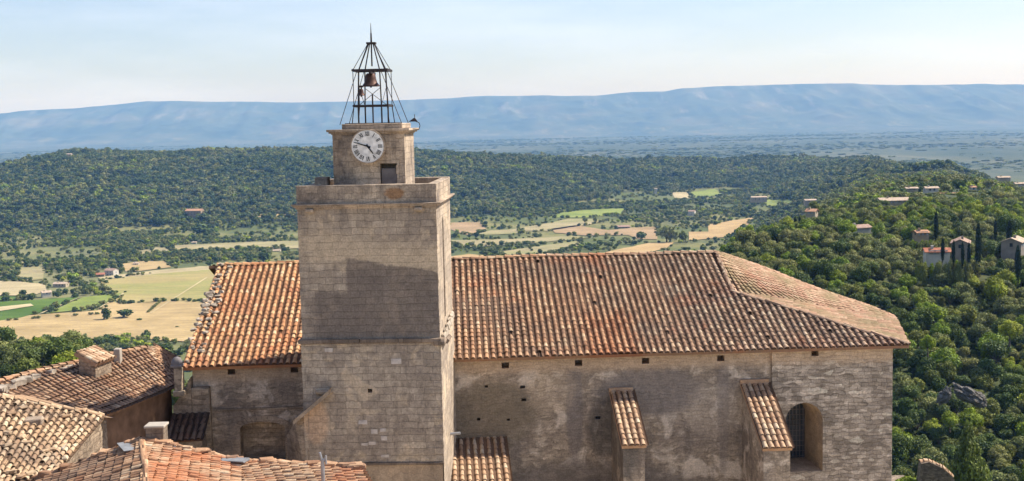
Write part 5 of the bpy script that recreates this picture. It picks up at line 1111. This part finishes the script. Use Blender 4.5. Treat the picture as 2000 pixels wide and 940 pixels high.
def jgrid(x0, x1, y0, y1, s):
    gx, gy = np.meshgrid(np.arange(x0, x1, s), np.arange(y0, y1, s)); return (gx+rng.uniform(-.45, .45, gx.shape)*s).ravel(), (gy+rng.uniform(-.45, .45, gx.shape)*s).ravel()
def visible(x, y, z, h, m=1):
    px, py = proj(np.stack([x, y, z+h], -1)); ok = (px > -40-110*m) & (px < 2040+110*m) & (py < 955+60*m)
    e = 90*m; lim = np.interp(px, [-200, 355+e, 430+e, 431+e, 1400-e, 1745-e, 1750-e, 2300], [720, 700, 520, 520, 497, 625, 1020, 1020])+4+45*m; return ok & (py < lim), px, py
# nearer woods: right slope and the belt below the village on the left
cx_, cy_ = jgrid(30, 330, 205, 620, 4.9); t = cx_/cy_; k = (t > .15) & (t < .50) & (rng.random(t.shape) < np.where(cy_ < 430, .97, np.where(cy_ < 600, .80, .6))); cx_, cy_ = cx_[k], cy_[k]
lx_, ly_ = jgrid(-190, -70, 262, 375, 5.6); t = lx_/ly_; k = (t > -.47) & (t < -.24); X_ = np.concatenate([cx_, lx_[k]]); Y_ = np.concatenate([cy_, ly_[k]])
Z_ = ter(X_, Y_); Rw = rng.uniform(1.7, 3.4, X_.shape)*np.where(rng.random(X_.shape) < .12, 1.35, 1); H_ = Rw*rng.uniform(1.6, 2.3, X_.shape)
lft = X_ < 0; Rw[lft] *= 1.15; H_[lft] *= 1.15
rockp = [(p.location.x, p.location.y) for p in COL.objects if p.name.startswith('rock')]
px_, py_ = proj(np.stack([X_, Y_, Z_+H_], -1)); rk_ = (px_ > 1838) & (px_ < 1935) & (py_ > 738) & (py_ < 830) & (Y_ < 268) & (py_ < 812)
bk_ = blocked(X_, Y_, Z_, H_); H_ = np.where(bk_, H_*.5, H_); Rw = np.where(bk_, Rw*.75, Rw)
ok, px_, py_ = visible(X_, Y_, Z_, H_); ok &= ~blocked(X_, Y_, Z_, H_) & ~rk_; X_, Y_, Z_, Rw, H_ = X_[ok], Y_[ok], Z_[ok], Rw[ok], H_[ok]; px_, py_ = px_[ok], py_[ok]
kind_n = np.array(['oak', 'olive', 'bright', 'pine', 'cone']); pk = rng.random(X_.shape); patch = fbm(X_/60, Y_/60, 21)
kd = np.where(pk < .46, 0, np.where(pk < .68+.25*(patch-.5), 1, np.where(pk < .85, 2, np.where(pk < .95, 3, 4)))); kd[(Y_ > 330) & (X_ > 0) & (patch > .48) & (pk < .7)] = 1; kd[(Y_ > 400) & (X_ > 0) & (patch < .42) & (pk < .3)] = 2
st_ = visible(X_, Y_, Z_, H_, 0)[0]; order = np.argsort(-(Rw*H_)/Y_**2-st_*10.0)
nspec = sum(1 for o in COL.objects if o.get('category') == 'tree'); NI = 298-nspec
LAB = {0: ('evergreen_oak', 'rounded dark green oak'), 1: ('olive_tree', 'grey-green loose crowned tree'), 2: ('bright_tree', 'fresh light green broad tree'), 3: ('pine_tree', 'flat topped green pine'), 4: ('conifer_tree', 'dark green pointed conifer')}
for i in order[:NI]:
    nm, lb = LAB[int(kd[i])]
    a_, b_ = px_[i], py_[i]
    if X_[i] < 0: ps = 'behind the far left end of the brown roof' if a_ < 150 else 'behind the brown roof and its tiled chimney' if a_ < 270 else 'between the brown roof and the church verge'
    elif b_ > 640: ps = 'round the tall pointed conifer at the bottom' if b_ > 840 else 'close right of the church wall' if a_ < 1830 else 'round the grey rock outcrop' if a_ < 1945 and b_ > 715 else 'at the right edge, low on the slope' if a_ > 1945 else 'above the grey rock outcrop'
    else: ps = 'just above the upper end of the apse roof' if a_ < 1600 else 'above the lower end of the apse roof' if a_ < 1745 else 'below the red roofed house' if a_ < 1870 else 'below the row of cypresses'
    lb = ('big ' if Rw[i]*H_[i] > 16 else 'small ' if Rw[i]*H_[i] < 9 else 'middle-sized ')+lb+' '+ps; gr = lb
    tree(nm, lb, kind_n[kd[i]], float(X_[i]), float(Y_[i]), float(Rw[i]), float(H_[i]), gr, z=float(Z_[i])-.3)
rest = order[NI:]
# all woods beyond: one object, the crowns set on its points
PX, PY, PZ, SW, SH, KD, RZ = [list(a) for a in (X_[rest], Y_[rest], Z_[rest]-.3, Rw[rest], H_[rest], kd[rest], rng.uniform(0, 6.28, len(rest)))]
def addp(x, y, w, h, kd_):
    global PX, PY, PZ, SW, SH, KD, RZ
    z = ter(x, y); h = np.where(blocked(x, y, z, h), h*.5, h); w = np.where(h < w*1.05, w*.65, w); ok, px, py = visible(x, y, z, h); ok &= ~infields(x, y) & ~blocked(x, y, z, h)
    PX += list(x[ok]); PY += list(y[ok]); PZ += list(z[ok]-.3); SW += list(w[ok]); SH += list(h[ok]); KD += list(kd_[ok]); RZ += list(rng.uniform(0, 6.28, ok.sum()))
# plateau on the right, thinning towards its gardens
x, y = jgrid(80, 760, 620, 1750, 6.6); t = x/y; n = fbm(x/70, y/70, 31); k = (t > .15+.05*np.clip((y-620)/800, 0, 1)) & (t < .48) & (rng.random(x.shape) < np.clip((n-.36)*5, .12, .95)); x, y = x[k], y[k]
w = rng.uniform(1.8, 4.4, x.shape); q = np.clip(rng.random(x.shape)*.7+fbm(x/45, y/45, 33)*.6-.15, 0, 1); addp(x, y, w, w*rng.uniform(1.5, 2.2, x.shape), np.where(q < .34, 5, np.where(q < .70, 6, 7)))
x, y = jgrid(30, 330, 205, 640, 2.9); t = x/y; k = (t > .15) & (t < .48) & (rng.random(x.shape) < .85); x, y = x[k], y[k]; w = rng.uniform(.9, 1.7, x.shape); q = rng.random(x.shape); addp(x, y, w, w*1.3, np.where(q < .9, 0, 1))
# ridge wood
x, y = jgrid(-1500, 1500, 1780, 3300, 8.6); t = x/y; z = ter(x, y); k = (np.abs(t) < .47) & (z > -147.5+fbm(x/120, y/120, 40)*5) & (rng.random(x.shape) < np.clip((fbm(x/60, y/60, 47)-.18)*6, .3, .97)); x, y = x[k], y[k]
w = rng.uniform(3.0, 7.2, x.shape)*np.where(rng.random(x.shape) < .06, 1.35, 1); q = np.clip(rng.random(x.shape)*.55+fbm(x/130, y/130, 43)*.9-.12, 0, 1); addp(x, y, w, w*rng.uniform(1.5, 2.3, x.shape), np.where(q < .72, 5, np.where(q < .92, 6, 7)))
# valley: groves, hedges and single trees between the fields
x, y = jgrid(-900, 900, 640, 2500, 7.5); t = x/y; z = ter(x, y); n = fbm(x/110, y/70, 50); n2 = fbm(x/30, y/30, 55)
left = (t < -.17) & (y > 1330) & (y < 1950); grove = np.clip((n-np.where(t > -.06, .50, .42))*9, 0, 1)*np.clip((n2-.33)*4, 0, 1); grove = np.maximum(grove, np.where(left, np.clip((n-.39)*7, 0, .95), 0)); grove = np.maximum(grove, np.where((t > -.2) & (t < .2) & (y > 1900), np.clip((n-.42)*6, 0, .9), 0))
sc = (rng.random(x.shape) < .09)
k = (np.abs(t) < .47) & (z < -140) & ((rng.random(x.shape) < grove) | sc); x, y = x[k], y[k]; w = rng.uniform(2.2, 4.8, x.shape); q = rng.random(x.shape); addp(x, y, w, w*rng.uniform(1.3, 2.1, x.shape), np.where(q < .62, 5, np.where(q < .88, 6, 7)))
# slope between the village belt and the valley floor, right edge of the plateau
x, y = jgrid(-330, 300, 375, 820, 6.5); t = x/y; k = ((t < -.1) & (y > 620) & (y < 815) & (t > -.47) & (fbm(x/40, y/40, 60) > .62)) | ((t > .13) & (t < .2) & (y < 560)); x, y = x[k], y[k]; w = rng.uniform(2, 3.6, x.shape); addp(x, y, w, w*1.8, np.full(x.shape, 5))
for o in list(COL.objects):
    if o.get('category') == 'house' and 300 < o.location.y < 1100:
        for k in range(22):
            a_ = o.rotation_euler.z; lx, ly = random.uniform(-8, 8), random.uniform(-9, -1.8); X1 = o.location.x+lx*math.cos(a_)*1.0-ly*math.sin(a_)*.3; Y1 = o.location.y+ly
            zt_ = float(ter(X1, Y1)); gap = max(0, o.location.z-zt_); hh = gap+random.uniform(.2, 1.1); PX.append(X1); PY.append(Y1); PZ.append(zt_-.3); SW.append(random.uniform(1.1, 2.0)); SH.append(max(1.5, hh+.3)); KD.append(random.choice([0, 1, 1, 2])); RZ.append(random.uniform(0, 6))
# hedgerows and groves between the fields
gx, gy, gw = [], [], []
for ax, ay, bx_, by_, n_g, wp in ((1092, 493, 1245, 474, 46, 12), (885, 488, 985, 499, 22, 9), (1060, 404, 1225, 399, 50, 9), (1235, 430, 1400, 440, 40, 10), (880, 463, 965, 468, 14, 8), (1000, 433, 1062, 441, 10, 9), (300, 490, 575, 508, 60, 13),
        (180, 474, 430, 440, 75, 11), (0, 498, 190, 520, 60, 10), (104, 549, 195, 566, 22, 12), (0, 528, 36, 548, 14, 12), (445, 438, 590, 448, 50, 10), (1330, 425, 1480, 408, 44, 9), (1420, 470, 1490, 440, 20, 9), (940, 480, 1060, 486, 18, 8), (330, 470, 470, 462, 40, 10), (240, 505, 300, 510, 10, 9), (0, 475, 170, 470, 35, 10)):
    for k in range(n_g):
        f_ = random.random(); p = hit(ax+(bx_-ax)*f_+random.gauss(0, 5), ay+(by_-ay)*f_+random.gauss(0, 3.2), lo=800)
        if p is not None: gx.append(p[0]); gy.append(p[1]); gw.append(wp*random.uniform(.6, 1.3)/2/2400*p[1])
gx, gy, gw = map(np.array, (gx, gy, gw)); q = rng.random(gx.shape); PX0 = len(PX); zg = ter(gx, gy); okg = ~blocked(gx, gy, zg, gw*1.6)
gx, gy, gw, zg, q = gx[okg], gy[okg], gw[okg], zg[okg], q[okg]; PX += list(gx); PY += list(gy); PZ += list(zg-.3); SW += list(gw); SH += list(gw*1.7); KD += list(np.where(q < .7, 5, np.where(q < .9, 6, 7))); RZ += list(rng.uniform(0, 6, gx.shape))
# hedges on field borders
hx, hy = [], []
for kf, pl in FW:
    if kf == 'path': continue
    for a in range(len(pl)):
        p, q = pl[a], pl[(a+1) % len(pl)]; L = math.hypot(q[0]-p[0], q[1]-p[1])
        if noise.noise(Vector((p[0]*.008, p[1]*.008, 3))) < -.02: continue
        for s in np.arange(0, L, 7.0): hx.append(p[0]+(q[0]-p[0])*s/L+random.uniform(-3, 3)); hy.append(p[1]+(q[1]-p[1])*s/L+random.uniform(-3, 3)+4)
x, y = np.array(hx), np.array(hy); k = (y > 980) & (rng.random(x.shape) < .6); x, y = x[k], y[k]; w = rng.uniform(1.6, 3.6, x.shape)
z = ter(x, y); ok, _, _ = visible(x, y, z, w); x, y, z, w = x[ok], y[ok], z[ok], w[ok]; bl = ~blocked(x, y, z, w*1.5); x, y, z, w = x[bl], y[bl], z[bl], w[bl]
PX += list(x); PY += list(y); PZ += list(z-.2); SW += list(w); SH += list(w*1.5); KD += list(np.where(rng.random(x.shape) < .7, 5, 6)); RZ += list(rng.uniform(0, 6, len(x)))
# far plain: dark groves and hedge lines
x, y = jgrid(-4200, 4200, 3400, 12500, 62); n = fbm(x/900, y/420, 70); k = (np.abs(x/y) < .46) & ((n > .50) | (rng.random(x.shape) < .08)); x, y = x[k], y[k]; w = rng.uniform(10, 24, x.shape); z = ter(x, y)
PX += list(x); PY += list(y); PZ += list(z-4); SW += list(w); SH += list(w*.55); KD += [5]*len(x); RZ += list(rng.uniform(0, 6, len(x)))
me = bpy.data.meshes.new('woodland'); me.from_pydata(np.stack([PX, PY, PZ], -1).tolist(), [], [])
npnt = len(PX); sca = np.stack([SW, SW, np.array(SH)/2], -1); var = rng.integers(0, 100, npnt)
a = me.attributes.new('tsize', 'FLOAT_VECTOR', 'POINT'); a.data.foreach_set('vector', sca.astype(np.float32).ravel())
a = me.attributes.new('turn', 'FLOAT', 'POINT'); a.data.foreach_set('value', np.array(RZ, np.float32))
protos = []                                                       # crowns of standing trees, by kind
for k_, ms in (('oak', 'oak'), ('olive', 'olive'), ('bright', 'bright'), ('pine', 'pine'), ('cone', 'cone'), ('far', 'far'), ('faro', 'faro'), ('farb', 'farb')):
    L = []
    for m_ in CR_[ms]:
        ob = next((o for o in COL.objects if o.type == 'MESH' and o.data == m_), None)
        if ob: L.append(ob)
    protos.append(L)
# every crown shape of the far kind needs a standing tree to take it from
for i, m_ in enumerate(CR_['far']):
    if not any(o.data == m_ for o in protos[5]): print('missing far', i)
flat = [(ki, vi, ob) for ki, L in enumerate(protos) for vi, ob in enumerate(L)]
code = np.array([next((j for j, (ki, vi, _) in enumerate(flat) if ki == K and vi == v % max(1, len(protos[K]))), 0) for K, v in zip(KD, var)], np.int32)
a = me.attributes.new('shape', 'INT', 'POINT'); a.data.foreach_set('value', code)
wo = bpy.data.objects.new('woodland', me); COL.objects.link(wo); tag(wo, 'woods on the far ridge, groves in the valley and scrub on the plateau', 'woodland', kind='stuff')
ng = bpy.data.node_groups.new('woodland', 'GeometryNodeTree'); ng.interface.new_socket('Geometry', in_out='INPUT', socket_type='NodeSocketGeometry'); ng.interface.new_socket('Geometry', in_out='OUTPUT', socket_type='NodeSocketGeometry')
gi = ng.nodes.new('NodeGroupInput'); gO = ng.nodes.new('NodeGroupOutput'); jn_ = ng.nodes.new('GeometryNodeJoinGeometry')
def nattr(nm, ty):
    n = ng.nodes.new('GeometryNodeInputNamedAttribute'); n.data_type = ty; n.inputs[0].default_value = nm; return n.outputs[0]
tz_, tu_, sh_ = nattr('tsize', 'FLOAT_VECTOR'), nattr('turn', 'FLOAT'), nattr('shape', 'INT'); cx3 = ng.nodes.new('ShaderNodeCombineXYZ'); ng.links.new(tu_, cx3.inputs[2])
for j, (_, _, ob) in enumerate(flat):
    oi = ng.nodes.new('GeometryNodeObjectInfo'); oi.transform_space = 'ORIGINAL'; oi.inputs[0].default_value = ob; oi.inputs[1].default_value = True
    cp = ng.nodes.new('FunctionNodeCompare'); cp.data_type = 'INT'; cp.operation = 'EQUAL'
    ii_ = [s for s in cp.inputs if s.type == 'INT']; ng.links.new(sh_, ii_[0]); ii_[1].default_value = j
    ip = ng.nodes.new('GeometryNodeInstanceOnPoints'); ng.links.new(gi.outputs[0], ip.inputs['Points']); ng.links.new(cp.outputs[0], ip.inputs['Selection']); ng.links.new(oi.outputs['Geometry'], ip.inputs['Instance'])
    ng.links.new(cx3.outputs[0], ip.inputs['Rotation']); ng.links.new(tz_, ip.inputs['Scale']); ng.links.new(ip.outputs[0], jn_.inputs[0])
ng.links.new(jn_.outputs[0], gO.inputs[0]); md = wo.modifiers.new('woodland', 'NODES'); md.node_group = ng
print('trees', NI, 'points', npnt)

# ------------------------------------------------------------------ haze
hb = MB(); hb.box(-26000, 26000, -21500, 23500, -320, 450, .5); hz = hb.build('haze', bpy.data.materials.new('haze_air')); tag(hz, kind='stuff')
hm = hz.data.materials[0]; hm.use_nodes = True; hm.node_tree.nodes.clear(); pv = hm.node_tree.nodes.new('ShaderNodeVolumePrincipled'); ho_ = hm.node_tree.nodes.new('ShaderNodeOutputMaterial'); hm.node_tree.links.new(pv.outputs[0], ho_.inputs['Volume'])
pv.inputs['Color'].default_value = (.22, .48, 1.0, 1); pv.inputs['Absorption Color'].default_value = (1, 1, 1, 1); pv.inputs['Density'].default_value = 6.7e-5; pv.inputs['Anisotropy'].default_value = 0
